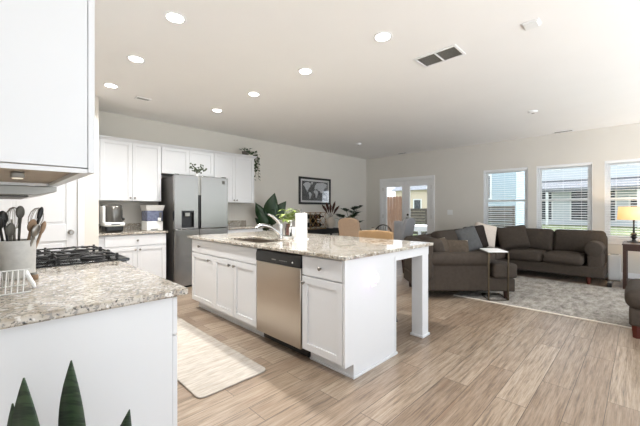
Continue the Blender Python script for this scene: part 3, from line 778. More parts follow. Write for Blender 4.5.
q.box(sx0 - e_, sx1 + e_, sy0 - e_, sy0, zb, 0.8835).box(sx0 - e_, sx1 + e_, sy1, sy1 + e_, zb, 0.8835).box(sx0 - e_, sx0, sy0, sy1, zb, 0.8835).box(sx1, sx1 + e_, sy0, sy1, zb, 0.8835).box(sx0 - e_, sx1 + e_, sy0 - e_, sy1 + e_, zb - 0.006, zb)
q.build('basin', 'sink', t, smooth=0)
MB().lathe((2.05, 3.02, zb), [(0.045, 0), (0.045, 0.003), (0.03, 0.0035)], 20).build('drain', 'chrome', t)
t = thing('kitchen_faucet', 'chrome kitchen faucet with angled spout and lever at the island sink', 'faucet', (2.33, 2.95, 0.914))
MB().lathe((2.33, 2.95, 0.914), [(0.034, 0), (0.034, 0.006), (0.026, 0.012), (0.024, 0.10), (0.026, 0.15), (0.022, 0.165)], 20).build('body', 'chrome', t)
MB().tube([(2.325, 2.95, 0.95), (2.28, 2.953, 0.99), (2.22, 2.957, 1.03), (2.15, 2.962, 1.06), (2.08, 2.966, 1.072), (2.03, 2.97, 1.062), (2.01, 2.972, 1.04)], [0.017, 0.018, 0.018, 0.019, 0.020, 0.021, 0.019], 12).build('spout', 'chrome', t)
MB().tube([(2.33, 2.95, 1.07), (2.29, 2.965, 1.12), (2.24, 2.985, 1.165), (2.19, 3.0, 1.19)], [0.020, 0.018, 0.016, 0.012], 10).build('lever', 'chrome', t)

# ------------------------------------------------------------------ refrigerator
t = thing('refrigerator', 'stainless refrigerator with water dispenser between the white cabinets', 'refrigerator', (2.42, 5.45, 0))
fx0, fx1, fm, fy = 1.967, 2.878, 2.366, 5.11
MB().box(fx0 + 0.004, fx1 - 0.004, fy + 0.065, YW - 0.03, 0.03, 1.765).build('cabinet_body', 'grey_side', t, bevel=0.006)
B(fx0 + 0.02, fx1 - 0.02, fy + 0.06, fy + 0.10, 0.0, 0.0295).build('toe_grille', 'black', t)
ds = (2.075, 2.275, 0.955, 1.225)
d = MB().box(fx0, ds[0], fy, fy + 0.06, 0.935, 1.785).box(ds[1], fm - 0.024, fy, fy + 0.06, 0.935, 1.785).box(ds[0], ds[1], fy, fy + 0.06, 0.935, ds[2]).box(ds[0], ds[1], fy, fy + 0.06, ds[3], 1.785)
dl = d.build('freezer_door', 'steel', t, smooth=0)
dp = MB().box(ds[0], ds[1], fy + 0.05, fy + 0.059, ds[2], ds[3]).box(ds[0], ds[0] + 0.006, fy + 0.001, fy + 0.05, ds[2], ds[3]).box(ds[1] - 0.006, ds[1], fy + 0.001, fy + 0.05, ds[2], ds[3]).box(ds[0], ds[1], fy + 0.001, fy + 0.05, ds[2], ds[2] + 0.01).box(ds[0], ds[1], fy + 0.001, fy + 0.05, ds[3] - 0.03, ds[3]).build('dispenser', 'black', dl, smooth=0)
B(ds[0] + 0.06, ds[1] - 0.06, fy + 0.01, fy + 0.035, ds[3] - 0.09, ds[3] - 0.031).build('dispenser_nozzle', 'silver_plastic', dl, bevel=0.004)
dr = B(fm + 0.024, fx1, fy, fy + 0.06, 0.935, 1.785).build('fridge_door', 'steel', t, bevel=0.006)
B(fx1 - 0.112, fx1 - 0.062, fy - 0.003, fy, 1.675, 1.735).build('badge', 'grey_side', dr, bevel=0.003)
B(fx0, fm - 0.003, fy, fy + 0.06, 0.035, 0.928).build('lower_door', 'steel', t, bevel=0.006)
B(fm + 0.003, fx1, fy, fy + 0.06, 0.035, 0.928).build('lower_door', 'steel', t, bevel=0.006)
MB().box(fm - 0.0235, fm + 0.0235, fy + 0.012, fy + 0.055, 1.48, 1.785).build('center_strip', 'silver_plastic', t, bevel=0.002)
MB().box(fm - 0.0235, fm + 0.0235, fy + 0.03, fy + 0.055, 0.936, 1.479).build('handle_recess', 'black', t, smooth=0)
MB().box(fm - 0.012, fm + 0.012, fy - 0.004, fy + 0.029, 0.95, 1.475).build('handle', 'black', t, bevel=0.005)
for xx in (fx0 + 0.05, fx1 - 0.05): B(xx - 0.03, xx + 0.03, fy + 0.02, fy + 0.12, 1.786, 1.802).build('hinge_cover', 'grey_side', t, bevel=0.004)


# ------------------------------------------------------------------ plants
def spray(mb, c, n, rad, L, wd, rnd, zf=0.6, droop=0.2, bend=0.12, shape=0.7):
    for _ in range(n):
        a = rnd.uniform(0, 2 * PI); r = rnd.uniform(0.1, 1) * rad
        b = Vector(c) + Vector((math.cos(a) * r, math.sin(a) * r, rnd.uniform(0, zf) * rad)); a2 = a + rnd.uniform(-0.8, 0.8)
        d = Vector((math.cos(a2), math.sin(a2), rnd.uniform(-droop, 0.6)))
        mb.leaf(b, b + d.normalized() * L * rnd.uniform(0.7, 1.2), wd * rnd.uniform(0.8, 1.2), (0, 0, 1), bend, 0.15, 5, shape)


rnd = random.Random(4)
t = thing('trailing_plant', 'trailing plant hanging down the end of the wall cabinets', 'plant', (3.55, 5.62, 2.302))
MB().lathe((3.55, 5.62, 2.302), [(0.055, 0), (0.07, 0.08), (0.072, 0.10), (0.062, 0.10), (0.06, 0.085)], 20).build('pot', 'terracotta', t)
lf = MB(); st = MB()
spray(lf, (3.55, 5.62, 2.40), 16, 0.10, 0.07, 0.04, rnd)
for k in range(6):
    yb = 5.50 + k * 0.03; x_e = 3.765 + rnd.uniform(0, 0.03); zb = 2.0 - rnd.uniform(-0.12, 0.14)
    P_ = [(3.56, yb + 0.03, 2.39), (3.68, yb, 2.40), (3.75, yb, 2.36), (x_e, yb, 2.2), (x_e + 0.005, yb, zb)]
    st.tube(P_, 0.003, 5)
    for j in range(9):
        z = 2.36 + (zb - 2.36) * j / 8; a = rnd.uniform(-1.2, 1.8)
        b = Vector((x_e, yb, z)); lf.leaf(b, b + Vector((0.05 * math.cos(a), 0.05 * math.sin(a), -0.04)), 0.04, (0, 0, 1), 0.1, 0.1, 4, 0.7)
for j in range(14):
    b = Vector((3.45 + j * 0.02, 5.47 + rnd.uniform(-0.02, 0.04), 2.325 + rnd.uniform(0, 0.06))); lf.leaf(b, b + Vector((rnd.uniform(-0.06, 0.06), -0.05, rnd.uniform(-0.02, 0.05))), 0.045, (0, 0, 1), 0.1, 0.1, 4, 0.7)
st.build('vine', 'stem', t); lf.build('foliage', 'leaf_mid', t, thick=0.0008)
t = thing('leafy_sprig', 'small dusty green leafy sprig on top of the refrigerator', 'plant', (2.37, 5.22, 1.788))
MB().lathe((2.37, 5.22, 1.7865), [(0.028, 0), (0.034, 0.03), (0.03, 0.05)], 16).build('pot', 'white_plastic', t)
lf = MB(); st = MB()
for k in range(9):
    ex = -0.13 + k * 0.0325; ez = 0.11 + 0.05 * math.sin(k * 1.3)
    st.tube([(2.37, 5.22, 1.83), (2.37 + ex * 0.5, 5.20, 1.87 + ez * 0.4), (2.37 + ex, 5.17, 1.82 + ez)], 0.002, 5)
    for j in range(4):
        b = Vector((2.37 + ex * (0.5 + 0.17 * j), 5.185, 1.845 + ez * (0.25 + 0.22 * j))); a = rnd.uniform(0, 2 * PI)
        lf.leaf(b, b + Vector((0.045 * math.cos(a), -0.01, 0.035 * math.sin(a))), 0.03, (0, -1, 0.3), 0.1, 0.1, 4, 0.7)
st.build('twig', 'stem', t); lf.build('foliage', 'leaf_grey', t, thick=0.0008)

# broad-leaf plant beyond the island
t = thing('broadleaf_plant', 'tall potted plant with broad dark leaves beyond the island sink', 'plant', (4.0, 5.42, 0))
MB().lathe((4.0, 5.42, 0), [(0.14, 0), (0.19, 0.30), (0.20, 0.34), (0.18, 0.34), (0.175, 0.30)], 28).build('pot', 'ceramic', t)
MB().lathe((4.0, 5.42, 0.28), [(0.176, 0), (0.176, 0.012)], 24).build('soil', 'soil', t)
cR = Vector((SY, -CX, 0)); cF = Vector((CX, SY, 0))
st = MB(); o_ = Vector((4.0, 5.42, 0))
LV = [((-0.08, 0.0, 0.92), (-0.30, 0.02, 1.30), 0.20), ((-0.02, 0.0, 0.98), (0.10, 0.02, 1.50), 0.27), ((0.05, 0.05, 0.95), (0.33, 0.08, 1.33), 0.24), ((-0.05, -0.08, 0.80), (-0.20, -0.12, 1.12), 0.18),
      ((0.03, -0.05, 0.85), (0.13, -0.14, 1.18), 0.2), ((-0.03, 0.08, 0.75), (-0.33, 0.1, 0.98), 0.17)]
for a, b, wd in [((p[0], p[1], p[2] + 0.07), (q[0], q[1], q[2] + 0.09), r * 1.1) for p, q, r in LV]:
    A = o_ + cR * a[0] + cF * a[1] + Vector((0, 0, a[2])); Bv = o_ + cR * b[0] + cF * b[1] + Vector((0, 0, b[2]))
    st.tube([o_ + Vector((0, 0, 0.28)), o_ * 0.5 + A * 0.5 + Vector((0, 0, 0.14)), A], 0.010, 7)
    MB().leaf(A, Bv, wd, -cF, 0.06, 0.12, 9, 0.72).build('leaf', 'leaf_dark', t, thick=0.0015)
st.build('stem', 'stem', t)

# pothos in a pink glass vase on the island
t = thing('potted_pothos', 'lime green pothos in a pinkish glass vase beside the paper towels', 'plant', (2.56, 3.08, 0.914))
MB().lathe((2.56, 3.08, 0.914), [(0.036, 0), (0.042, 0.01), (0.044, 0.09), (0.034, 0.14), (0.036, 0.155), (0.032, 0.155), (0.030, 0.14), (0.039, 0.09), (0.038, 0.012)], 24).build('vase', 'pink_glass', t)
lf = MB(); rnd = random.Random(11); st = MB()
for k in range(38):
    a = rnd.uniform(0, 2 * PI); r = rnd.uniform(0.03, 0.13); z = 1.13 + rnd.uniform(0, 0.13) - r * 0.25
    b = Vector((2.56 + math.cos(a) * r * 0.5, 3.08 + math.sin(a) * r * 0.5, z)); e = Vector((2.56 + math.cos(a) * (r + 0.06), 3.08 + math.sin(a) * (r + 0.06), z + rnd.uniform(-0.05, 0.02)))
    st.tube([(2.56, 3.08, 0.98), (2.56, 3.08, 1.07), tuple(b)], 0.002, 5); lf.leaf(b, e, 0.072, (0, 0, 1), 0.14, 0.15, 5, 0.65)
st.build('stem', 'leaf_lime', t); lf.build('foliage', 'leaf_lime', t, thick=0.0008)


def bottle(label, x, y, r, h, mat, cap):
    t = thing('soap_bottle', label, 'soap bottle', (x, y, 0.914))
    MB().lathe((x, y, 0.914), [(r, 0), (r * 1.03, 0.01), (r, h * 0.72), (r * 0.5, h * 0.82), (r * 0.42, h)], 18).build('bottle', mat, t)
    MB().lathe((x, y, 0.914 + h), [(r * 0.48, 0), (r * 0.48, 0.014), (0.004, 0.018), (0.004, 0.04), (0.010, 0.042), (0.010, 0.052)], 14).build('pump', cap, t)
    MB().tube([(x, y, 0.914 + h + 0.047), (x - 0.035, y, 0.914 + h + 0.046), (x - 0.04, y, 0.914 + h + 0.038)], 0.004, 7).build('nozzle', cap, t)


bottle('white pump soap bottle between the faucet and the paper towels', 2.47, 2.93, 0.024, 0.15, 'white_plastic', 'white_plastic')
bottle('short dark pump soap bottle beside the white one at the faucet', 2.42, 2.86, 0.02, 0.085, 'black', 'black')
t = thing('sponge', 'small pale sponge lying on the island counter near the faucet', 'sponge', (2.33, 2.82, 0.914))
MB().soft((2.33, 2.82, 0.929), (0.03, 0.05, 0.0145), 0.006).build('sponge_body', 'paper', t); MB().soft((2.33, 2.82, 0.9465), (0.03, 0.05, 0.003), 0.0025).build('scrub_layer', 'leaf_grey', t)

t = thing('paper_towel_roll', 'white paper towel roll standing on a round holder on the island', 'paper towels', (2.38, 2.65, 0.914))
MB().lathe((2.38, 2.65, 0.914), [(0.085, 0), (0.085, 0.008), (0.08, 0.011)], 32).build('holder_base', 'white_plastic', t)
MB().lathe((2.38, 2.65, 0.925), [(0.006, 0), (0.006, 0.30), (0.012, 0.305), (0.012, 0.318), (0.004, 0.322)], 12).build('holder_rod', 'nickel', t)
MB().lathe((2.38, 2.65, 0.926), [(0.02, 0), (0.066, 0), (0.066, 0.278), (0.02, 0.278)], 32, caps=False).build('towel_roll', 'paper', t)
o_ = Vector((2.38, 2.65, 0)); q = MB(); pts = []
for k in range(7):
    a = 2.36 + k * 0.0; u = k / 6
    pts.append(o_ + (-cR) * (0.066 + 0.034 * u) * 1.0 - cF * (0.012 + 0.01 * u * u))
vs = [(p.x, p.y, 0.928) for p in pts] + [(p.x, p.y, 1.05 + 0.0 * k) for k, p in enumerate(pts)]
q.add(vs, [(i, i + 1, 8 + i, 7 + i) for i in range(6)]); q.build('loose_sheet', 'paper', t, thick=0.0012)

# ------------------------------------------------------------------ coffee maker + water dispenser
t = thing('coffee_maker', 'rounded silver and black coffee maker on the short granite counter', 'coffee maker', (1.24, 5.50, 0.914))
cx, cy = 1.225, 5.48
MB().soft((cx, cy, 0.965), (0.115, 0.13, 0.05), 0.03).build('base', 'black', t)
MB().soft((cx, cy, 1.03), (0.132, 0.15, 0.03), 0.028).build('white_band', 'white_plastic', t)
MB().lathe((cx + 0.008, cy - 0.005, 1.05), [(0.112, 0), (0.118, 0.02), (0.118, 0.18), (0.113, 0.215), (0.098, 0.245), (0.06, 0.258)], 32).build('water_tank', 'tank_grey', t)
MB().soft((cx, cy + 0.07, 1.285), (0.125, 0.10, 0.035), 0.034).build('lid', 'grey_side', t)
MB().soft((cx - 0.122, cy + 0.03, 1.17), (0.018, 0.12, 0.125), 0.017).build('side_shell', 'white_plastic', t)
B(cx - 0.05, cx + 0.06, cy - 0.153, cy - 0.148, 1.026, 1.036).build('display_slot', 'black', t)
MB().lathe((cx + 0.12, cy - 0.02, 1.10), [(0.02, 0), (0.024, 0.015), (0.018, 0.03)], 16, 'x').build('side_dial', 'black', t)
t = thing('water_dispenser', 'clear and white water filter dispenser next to the refrigerator', 'water dispenser', (1.76, 5.50, 0.914))
wx0, wx1, wy0, wy1 = 1.635, 1.89, 5.33, 5.62
B(wx0 + 0.01, wx1 - 0.01, wy0 + 0.01, wy1 - 0.01, 0.914, 1.06).build('white_base', 'white_plastic', t, bevel=0.012)
B(wx0 + 0.012, wx1 - 0.012, wy0 + 0.012, wy1 - 0.012, 1.061, 1.225).build('water_tank', 'blue_plastic', t, bevel=0.012)
MB().add([(wx0 + 0.01, wy0 + 0.01, 1.226), (wx1 - 0.01, wy0 + 0.01, 1.226), (wx1 - 0.01, wy1 - 0.01, 1.226), (wx0 + 0.01, wy1 - 0.01, 1.226), (wx0 - 0.01, wy0 - 0.01, 1.31), (wx1 + 0.01, wy0 - 0.01, 1.31), (wx1 + 0.01, wy1 + 0.01, 1.31), (wx0 - 0.01, wy1 + 0.01, 1.31)],
         [(0, 3, 2, 1), (4, 5, 6, 7), (0, 1, 5, 4), (1, 2, 6, 5), (2, 3, 7, 6), (3, 0, 4, 7)]).build('hopper', 'frosted', t, smooth=0)
MB().soft((1.82, wy0 - 0.004, 1.09), (0.02, 0.02, 0.025), 0.008).build('spigot', 'white_plastic', t)
MB().soft((1.84, wy0 + 0.005, 1.15), (0.018, 0.008, 0.05), 0.006).build('filter_cap', 'pillow_slate', t)
B(1.70, 1.80, wy0 + 0.004, wy0 + 0.0099, 0.925, 0.945).build('drip_slot', 'silver_plastic', t)

# ------------------------------------------------------------------ items on the near counter
JX, JY = 0.082, 2.14
t = thing('utensil_jar', 'pale jar full of cooking utensils beside the range', 'utensil jar', (JX, JY, 0.914))
MB().lathe((JX, JY, 0.914), [(0.060, 0), (0.066, 0.006), (0.069, 0.17), (0.072, 0.182), (0.067, 0.182), (0.064, 0.17), (0.062, 0.012), (0.02, 0.008)], 28).build('jar_wall', 'frosted', t)
UT = [('black rubber spatula standing tallest in the utensil jar', 'spatula', 'black', (0.03, -0.035), (0.075, -0.03), 0.35, 'spat'), ('round black ladle at the back left of the utensil jar', 'ladle', 'black', (-0.02, 0.0), (-0.045, 0.02), 0.33, 'round'),
      ('grey slotted spoon with a hole in the utensil jar', 'slotted_spoon', 'grey_utensil', (0.0, 0.02), (0.01, 0.03), 0.36, 'round'), ('steel whisk lying across the utensil jar mouth', 'whisk', 'nickel', (0.02, 0.02), (0.06, 0.05), 0.29, 'whisk'),
      ('wooden spoon in the middle of the utensil jar', 'wooden_spoon', 'wood_spoon', (0.01, -0.02), (0.045, -0.04), 0.28, 'round'), ('small steel tongs at the front of the utensil jar', 'tongs', 'nickel', (-0.02, -0.03), (-0.03, -0.05), 0.28, 'tongs'),
      ('steel serving spoon low at the front right of the utensil jar', 'serving_spoon', 'nickel', (0.01, -0.04), (0.055, -0.055), 0.25, 'round'), ('steel slotted turner low at the front left of the utensil jar', 'turner', 'grey_utensil', (-0.03, -0.03), (-0.025, -0.06), 0.26, 'round'),
      ('steel whisk at the back of the utensil jar, behind the ladle', 'whisk', 'nickel', (-0.01, 0.03), (-0.01, 0.05), 0.29, 'whisk'),
      ('short pale wooden turner at the right of the utensil jar', 'wooden_turner', 'wood_spoon', (0.045, 0.0), (0.085, 0.0), 0.26, 'spat'), ('dark masher handle at the left of the utensil jar', 'masher', 'iron', (-0.04, -0.01), (-0.06, -0.02), 0.3, 'round')]
for lab, nm, mt, b0, b1, L, sh in UT:
    a = Vector((JX + b0[0] * 0.7, JY + b0[1] * 0.7, 0.930)); b = Vector((JX + b1[0], JY + b1[1], 0.914 + L * 0.8)); d = (b - a).normalized(); tip = a + d * L
    t = thing(nm, lab, 'utensil', tuple(a), group='utensils in the jar')
    MB().tube([a, a * 0.4 + b * 0.6, b], [0.004, 0.005, 0.006], 8).build('handle', mt, t)
    R_ = Vector((0, 0, 1)).rotation_difference(d).to_matrix() @ Matrix.Rotation(0.8, 3, 'Z')
    if sh == 'round':
        MB().blob(b + d * 0.028, (0.023, 0.011, 0.032), R_).build('head', mt, t)
    elif sh == 'spat':
        MB().blob(b + d * 0.030, (0.013, 0.010, 0.034), R_).build('head', mt, t)
    elif sh == 'whisk':
        w_ = MB()
        for k in range(5):
            an = k * PI / 5; u = (R_ @ Vector((math.cos(an), math.sin(an), 0)))
            w_.tube([b + d * (0.11 * (0.5 - 0.5 * math.cos(PI * j / 6)) * 1.0) * (1 if j < 7 else 1) + u * 0.03 * math.sin(PI * j / 6) for j in range(7)], 0.0015, 5)
            w_.tube([b + d * (0.11 * (0.5 - 0.5 * math.cos(PI * j / 6))) - u * 0.03 * math.sin(PI * j / 6) for j in range(7)], 0.0015, 5)
        w_.build('wire_head', mt, t)
    else:
        MB().tube([b - d * 0.1, b - d * 0.02 + Vector((0.018, 0, 0)), b + d * 0.06 + Vector((0.012, 0, 0))], 0.004, 6).build('arm', mt, t)
rnd = random.Random(5)
t = thing('wire_rack', 'small white wire rack in front of the utensil jar', 'wire rack', (0.06, 1.80, 0.914))
rk = MB()
for k in range(7):
    x = -0.02 + k * 0.017; rk.tube([(x, 1.72, 0.918), (x + 0.003, 1.745, 0.968), (x + 0.006, 1.785, 0.996), (x + 0.01, 1.83, 0.985), (x + 0.012, 1.87, 0.95), (x + 0.012, 1.89, 0.918)], 0.0022, 6)
for (y, z) in ((1.72, 0.918), (1.785, 0.998), (1.89, 0.918)): rk.tube([(-0.03, y, z), (0.105, y, z)], 0.0028, 6)
rk.build('wire', 'white_plastic', t)
MB().soft((0.108, 1.795, 0.953), (0.006, 0.016, 0.042), 0.005, rot=Matrix.Rotation(0.5, 3, 'X') @ Matrix.Rotation(-0.35, 3, 'Y')).build('handle', 'paper', t)
t = thing('spice_jar', 'tiny amber jar beside the utensil jar', 'jar', (0.135, 2.03, 0.914))
MB().lathe((0.135, 2.03, 0.914), [(0.015, 0), (0.016, 0.004), (0.016, 0.02), (0.012, 0.024)], 16).build('body', 'wood_spoon', t); MB().lathe((0.135, 2.03, 0.938), [(0.013, 0), (0.013, 0.008)], 16).build('lid', 'silver_plastic', t)

# snake plant in front of the end panel
t = thing('snake_plant', 'snake plant with upright pointed leaves in front of the near end panel', 'plant', (0.14, 1.02, 0))
MB().lathe((0.14, 1.02, 0), [(0.13, 0), (0.16, 0.28), (0.165, 0.32), (0.15, 0.32), (0.145, 0.28)], 28).build('pot', 'ceramic', t)
MB().lathe((0.14, 1.02, 0.27), [(0.146, 0), (0.146, 0.012)], 24).build('soil', 'soil', t)
for (bx, by, tx, ty, tz, wd) in ((0.15, 1.0, 0.139, 1.0, 0.868, 0.068), (0.085, 1.0, 0.052, 1.0, 0.857, 0.075), (0.19, 1.0, 0.268, 1.0, 0.69, 0.06), (0.07, 1.05, 0.035, 1.06, 0.78, 0.055), (0.2, 1.08, 0.25, 1.12, 0.58, 0.055), (0.12, 1.1, 0.11, 1.14, 0.62, 0.06), (0.16, 0.94, 0.17, 0.90, 0.55, 0.05)):
    mb = MB(); a = Vector((bx, by, 0.275)); b = Vector((tx, ty, tz)); dd = b - a; n = 20; vs = []
    for i in range(n + 1):
        u = i / n; wv = wd * 0.88 / 2 * (0.55 + 0.6 * math.sin(PI * min(1, u * 1.05) * 0.62)) * (1 if u < 0.66 else max(0.02, 1 - ((u - 0.66) / 0.34) ** 2.1)); c_ = a + dd * u + cR * 0.006 * math.sin(u * 5)
        vs += [c_ - cR * wv - cF * 0.18 * wv, c_, c_ + cR * wv - cF * 0.18 * wv]
    fs = []
    for i in range(n): q = i * 3; fs += [(q, q + 1, q + 4, q + 3), (q + 1, q + 2, q + 5, q + 4)]
    mb.add(vs, fs).build('leaf', 'snake', t, thick=0.003)

# kitchen mat
pts = []
for (cx_, cy_, a0) in ((1.44, 3.86, 0), (0.99, 3.86, 90), (0.99, 2.09, 180), (1.44, 2.09, 270)):
    for k in range(6): a = math.radians(a0 + k * 18); pts.append((cx_ + 0.05 * math.cos(a), cy_ + 0.05 * math.sin(a)))
tag(MB().prism(pts, 0.001, 0.013).build('kitchen_mat', 'kitchen_mat', bevel=0.004), 'pale cushioned mat on the floor in front of the island dishwasher', 'floor mat')

# ------------------------------------------------------------------ counter stool
t = thing('counter_stool', 'tan leather counter stool with black legs behind the island', 'stool', (2.97, 2.22, 0))
MB().soft((2.97, 2.22, 0.65), (0.20, 0.21, 0.04), 0.035, (0, 0, 0.01)).build('seat', 'tan_leather', t)
bk = MB()
for s_, fx in ((1, 0),):
    n = 12; vs = []
    for i in range(n + 1):
        u = -1 + 2 * i / n; x = 3.215 - 0.07 * u * u; y = 2.205 + 0.235 * u
        ztop = 0.985 + 0.012 * (1 - u * u)
        vs += [(x - 0.018, y, 0.79), (x + 0.018, y, 0.79), (x + 0.022, y, ztop), (x - 0.014, y, ztop)]
    fs = [(0, 1, 2, 3), tuple(4 * n + k for k in (3, 2, 1, 0))]
    for i in range(n):
        for k in range(4): a = i * 4; fs.append((a + k, a + (k + 1) % 4, a + 4 + (k + 1) % 4, a + 4 + k))
    bk.add(vs, fs)
bk.build('backrest', 'tan_leather', t, bevel=0.012, seg=3, smooth=50)
for sx in (-1, 1):
    for sy in (-1, 1):
        MB().tube([(2.97 + sx * 0.15, 2.22 + sy * 0.15, 0.62), (2.97 + sx * 0.165, 2.22 + sy * 0.22, 0.3), (2.97 + sx * 0.175, 2.22 + sy * 0.30, 0.0)], [0.014, 0.012, 0.010], 8).build('leg', 'iron', t)
MB().tube([(2.97 + a * 0.165, 2.22 + b * 0.235, 0.24) for a, b in ((-1, -1), (1, -1), (1, 1), (-1, 1))], 0.008, 8, closed=True).build('foot_rail', 'iron', t)
for sy in (-1, 1): MB().tube([(3.12, 2.22 + sy * 0.15, 0.62), (3.19, 2.22 + sy * 0.17, 0.70), (3.205, 2.205 + sy * 0.15, 0.80)], 0.010, 8).build('back_support', 'iron', t)

# ------------------------------------------------------------------ dining area
tcx, tcy = 5.68, 4.10
t = thing('dining_table', 'round dark wood dining table behind the island and chairs', 'dining table', (tcx, tcy, 0))
MB().lathe((tcx, tcy, 0.70), [(0.46, 0), (0.50, 0.01), (0.50, 0.035), (0.49, 0.04)], 40).build('tabletop', 'darkwood', t)
MB().lathe((tcx, tcy, 0), [(0.28, 0), (0.28, 0.03), (0.08, 0.08), (0.05, 0.2), (0.06, 0.5), (0.10, 0.66), (0.22, 0.70)], 28).build('pedestal', 'darkwood', t)


def parsons(name, label, x, y, rz, mat, wing):
    t = thing(name, label, 'dining chair', (x, y, 0), rz)
    def L(mb, nm, mt, **k): return mb.build(nm, mt, t, local=True, **k)
    L(MB().soft((0.02, 0, 0.44), (0.23, 0.23, 0.055), 0.035, (0, 0, 0.015)), 'seat', mat)
    mb = MB(); n = 12; vs = []
    for i in range(n + 1):
        u = -1 + 2 * i / n; yy = 0.235 * u; zt = 1.03 + 0.055 * math.cos(u * PI / 2) - (0.05 if abs(u) > 0.99 else 0)
        for (xx, z) in ((-0.20, 0.40), (-0.25, 0.72), (-0.31, zt)): vs.append((xx, yy, z))
        for (xx, z) in ((-0.23, zt), (-0.17, 0.72), (-0.13, 0.40)): vs.append((xx, yy, z))
    fs = [tuple(range(6)), tuple(6 * n + k for k in range(5, -1, -1))]
    for i in range(n):
        for k in range(6): a = i * 6; fs.append((a + k, a + (k + 1) % 6, a + 6 + (k + 1) % 6, a + 6 + k))
    L(mb.add(vs, fs), 'backrest', mat, bevel=0.02, seg=3, smooth=60)
    if wing:
        for s in (-1, 1): L(MB().soft((-0.13, s * 0.225, 0.82), (0.09, 0.022, 0.20), 0.02), 'wing', mat)
    for sx in (-1, 1):
        for sy in (-1, 1): L(MB().tube([(sx * 0.19, sy * 0.19, 0.40), (sx * 0.20 + (0.02 if sx > 0 else -0.03), sy * 0.20, 0.0)], [0.024, 0.015], 8), 'leg', 'darkwood')
    return t


parsons('parsons_chair', 'beige upholstered dining chair with its back to the island', 5.17, 4.11, math.radians(8), 'beige_cloth', False)
parsons('wingback_chair', 'grey upholstered high-back dining chair in front of the glass doors', 5.80, 3.54, math.radians(97), 'grey_cloth', True)


def hoopchair(label, x, y, rz):
    t = thing('hoop_chair', label, 'dining chair', (x, y, 0), rz, 'black dining chairs with curved backs')
    def L(mb, nm, mt, **k): return mb.build(nm, mt, t, local=True, **k)
    L(MB().soft((0, 0, 0.45), (0.21, 0.21, 0.025), 0.02), 'seat', 'iron')
    pts = [(-0.20 - 0.03 * math.sin(PI * k / 12), -0.22 * math.cos(PI * k / 12), 0.46 + 0.40 * math.sin(PI * k / 12) ** 0.6) for k in range(13)]
    L(MB().tube(pts, 0.014, 8), 'back_hoop', 'iron')
    sp = MB()
    for k in range(5): yy = -0.12 + 0.06 * k; sp.tube([(-0.19, yy * 0.8, 0.46), (-0.222, yy, 0.80 + 0.03 * (1 - (yy / 0.12) ** 2))], 0.006, 6)
    L(sp, 'spindle', 'iron')
    for sx in (-1, 1):
        for sy in (-1, 1): L(MB().tube([(sx * 0.15, sy * 0.15, 0.44), (sx * 0.21, sy * 0.20, 0.0)], [0.016, 0.011], 8), 'leg', 'iron')
    return t


hoopchair('black curved-back chair beyond the table, nearer the beige chair', 5.98, 4.68, math.radians(243))
hoopchair('black curved-back chair beyond the table, nearer the glass doors', 6.65, 4.50, math.radians(200))
t = thing('candle_holder', 'small pale candle jar on the dining table', 'candle', (tcx + 0.1, tcy + 0.02, 0.741))
MB().lathe((tcx + 0.1, tcy + 0.02, 0.741), [(0.04, 0), (0.045, 0.02), (0.045, 0.10), (0.04, 0.11)], 20).build('jar', 'ceramic', t); MB().lathe((tcx + 0.1, tcy + 0.02, 0.851), [(0.03, 0), (0.03, 0.006), (0.003, 0.007), (0.002, 0.018)], 14).build('wick', 'soil', t)

# console against left wall
t = thing('console_table', 'black console table under the framed map', 'console table', (5.85, 5.62, 0))
kx0, kx1, ky0, ky1 = 5.12, 6.30, 5.47, 5.82
B(kx0, kx1, ky0, ky1, 0.735, 0.77).build('tabletop', 'iron', t, bevel=0.004)
B(kx0 + 0.04, kx1 - 0.04, ky0 + 0.03, ky1 - 0.02, 0.20, 0.225).build('shelf', 'iron', t, bevel=0.003)
MB().box(kx0 + 0.03, kx1 - 0.03, ky0 + 0.02, ky0 + 0.04, 0.64, 0.7345).box(kx0 + 0.03, kx1 - 0.03, ky1 - 0.04, ky1 - 0.02, 0.64, 0.7345).build('apron', 'iron', t)
for x in (kx0 + 0.03, kx1 - 0.07):
    for y in (ky0 + 0.01, ky1 - 0.05): B(x, x + 0.04, y, y + 0.04, 0, 0.7345).build('leg', 'iron', t, bevel=0.003)
t = thing('wine_rack', 'gold lattice wine rack on the console left of the vase', 'wine rack', (5.50, 5.62, 0.77))
l_ = MB(); a0, a1, z0, z1 = 5.25, 5.78, 0.775, 1.17
for yy in (5.53, 5.72):
    for k in range(-2, 4):
        x = a0 + (a1 - a0) * k / 3
        for s in (1, -1):
            p0 = [x if s > 0 else x + 0.36, z0]; p1 = [x + 0.36 if s > 0 else x, z1]
            # clip to rack
            def clip(p, q):
                (x0_, zz0), (x1_, zz1) = p, q; dx = x1_ - x0_; dz = zz1 - zz0; ta, tb = 0, 1
                for lo_, hi_ in ((a0, a1),):
                    t1, t2 = sorted(((lo_ - x0_) / dx, (hi_ - x0_) / dx)); ta = max(ta, t1); tb = min(tb, t2)
                return None if tb - ta < 0.05 else ((x0_ + dx * ta, zz0 + dz * ta), (x0_ + dx * tb, zz0 + dz * tb))
            r_ = clip(p0, p1)
            if r_: l_.tube([(r_[0][0], yy, r_[0][1]), (r_[1][0], yy, r_[1][1])], 0.005, 6)
l_.build('lattice', 'wicker', t)
fr = MB()
for yy in (5.53, 5.72): fr.tube([(a0, yy, z0), (a1, yy, z0), (a1, yy, z1), (a0, yy, z1)], 0.006, 8, closed=True)
for (x, z) in ((a0, z0), (a1, z0), (a0, z1), (a1, z1)): fr.tube([(x, 5.53, z), (x, 5.72, z)], 0.008, 6)
fr.build('rack_frame', 'wicker', t)
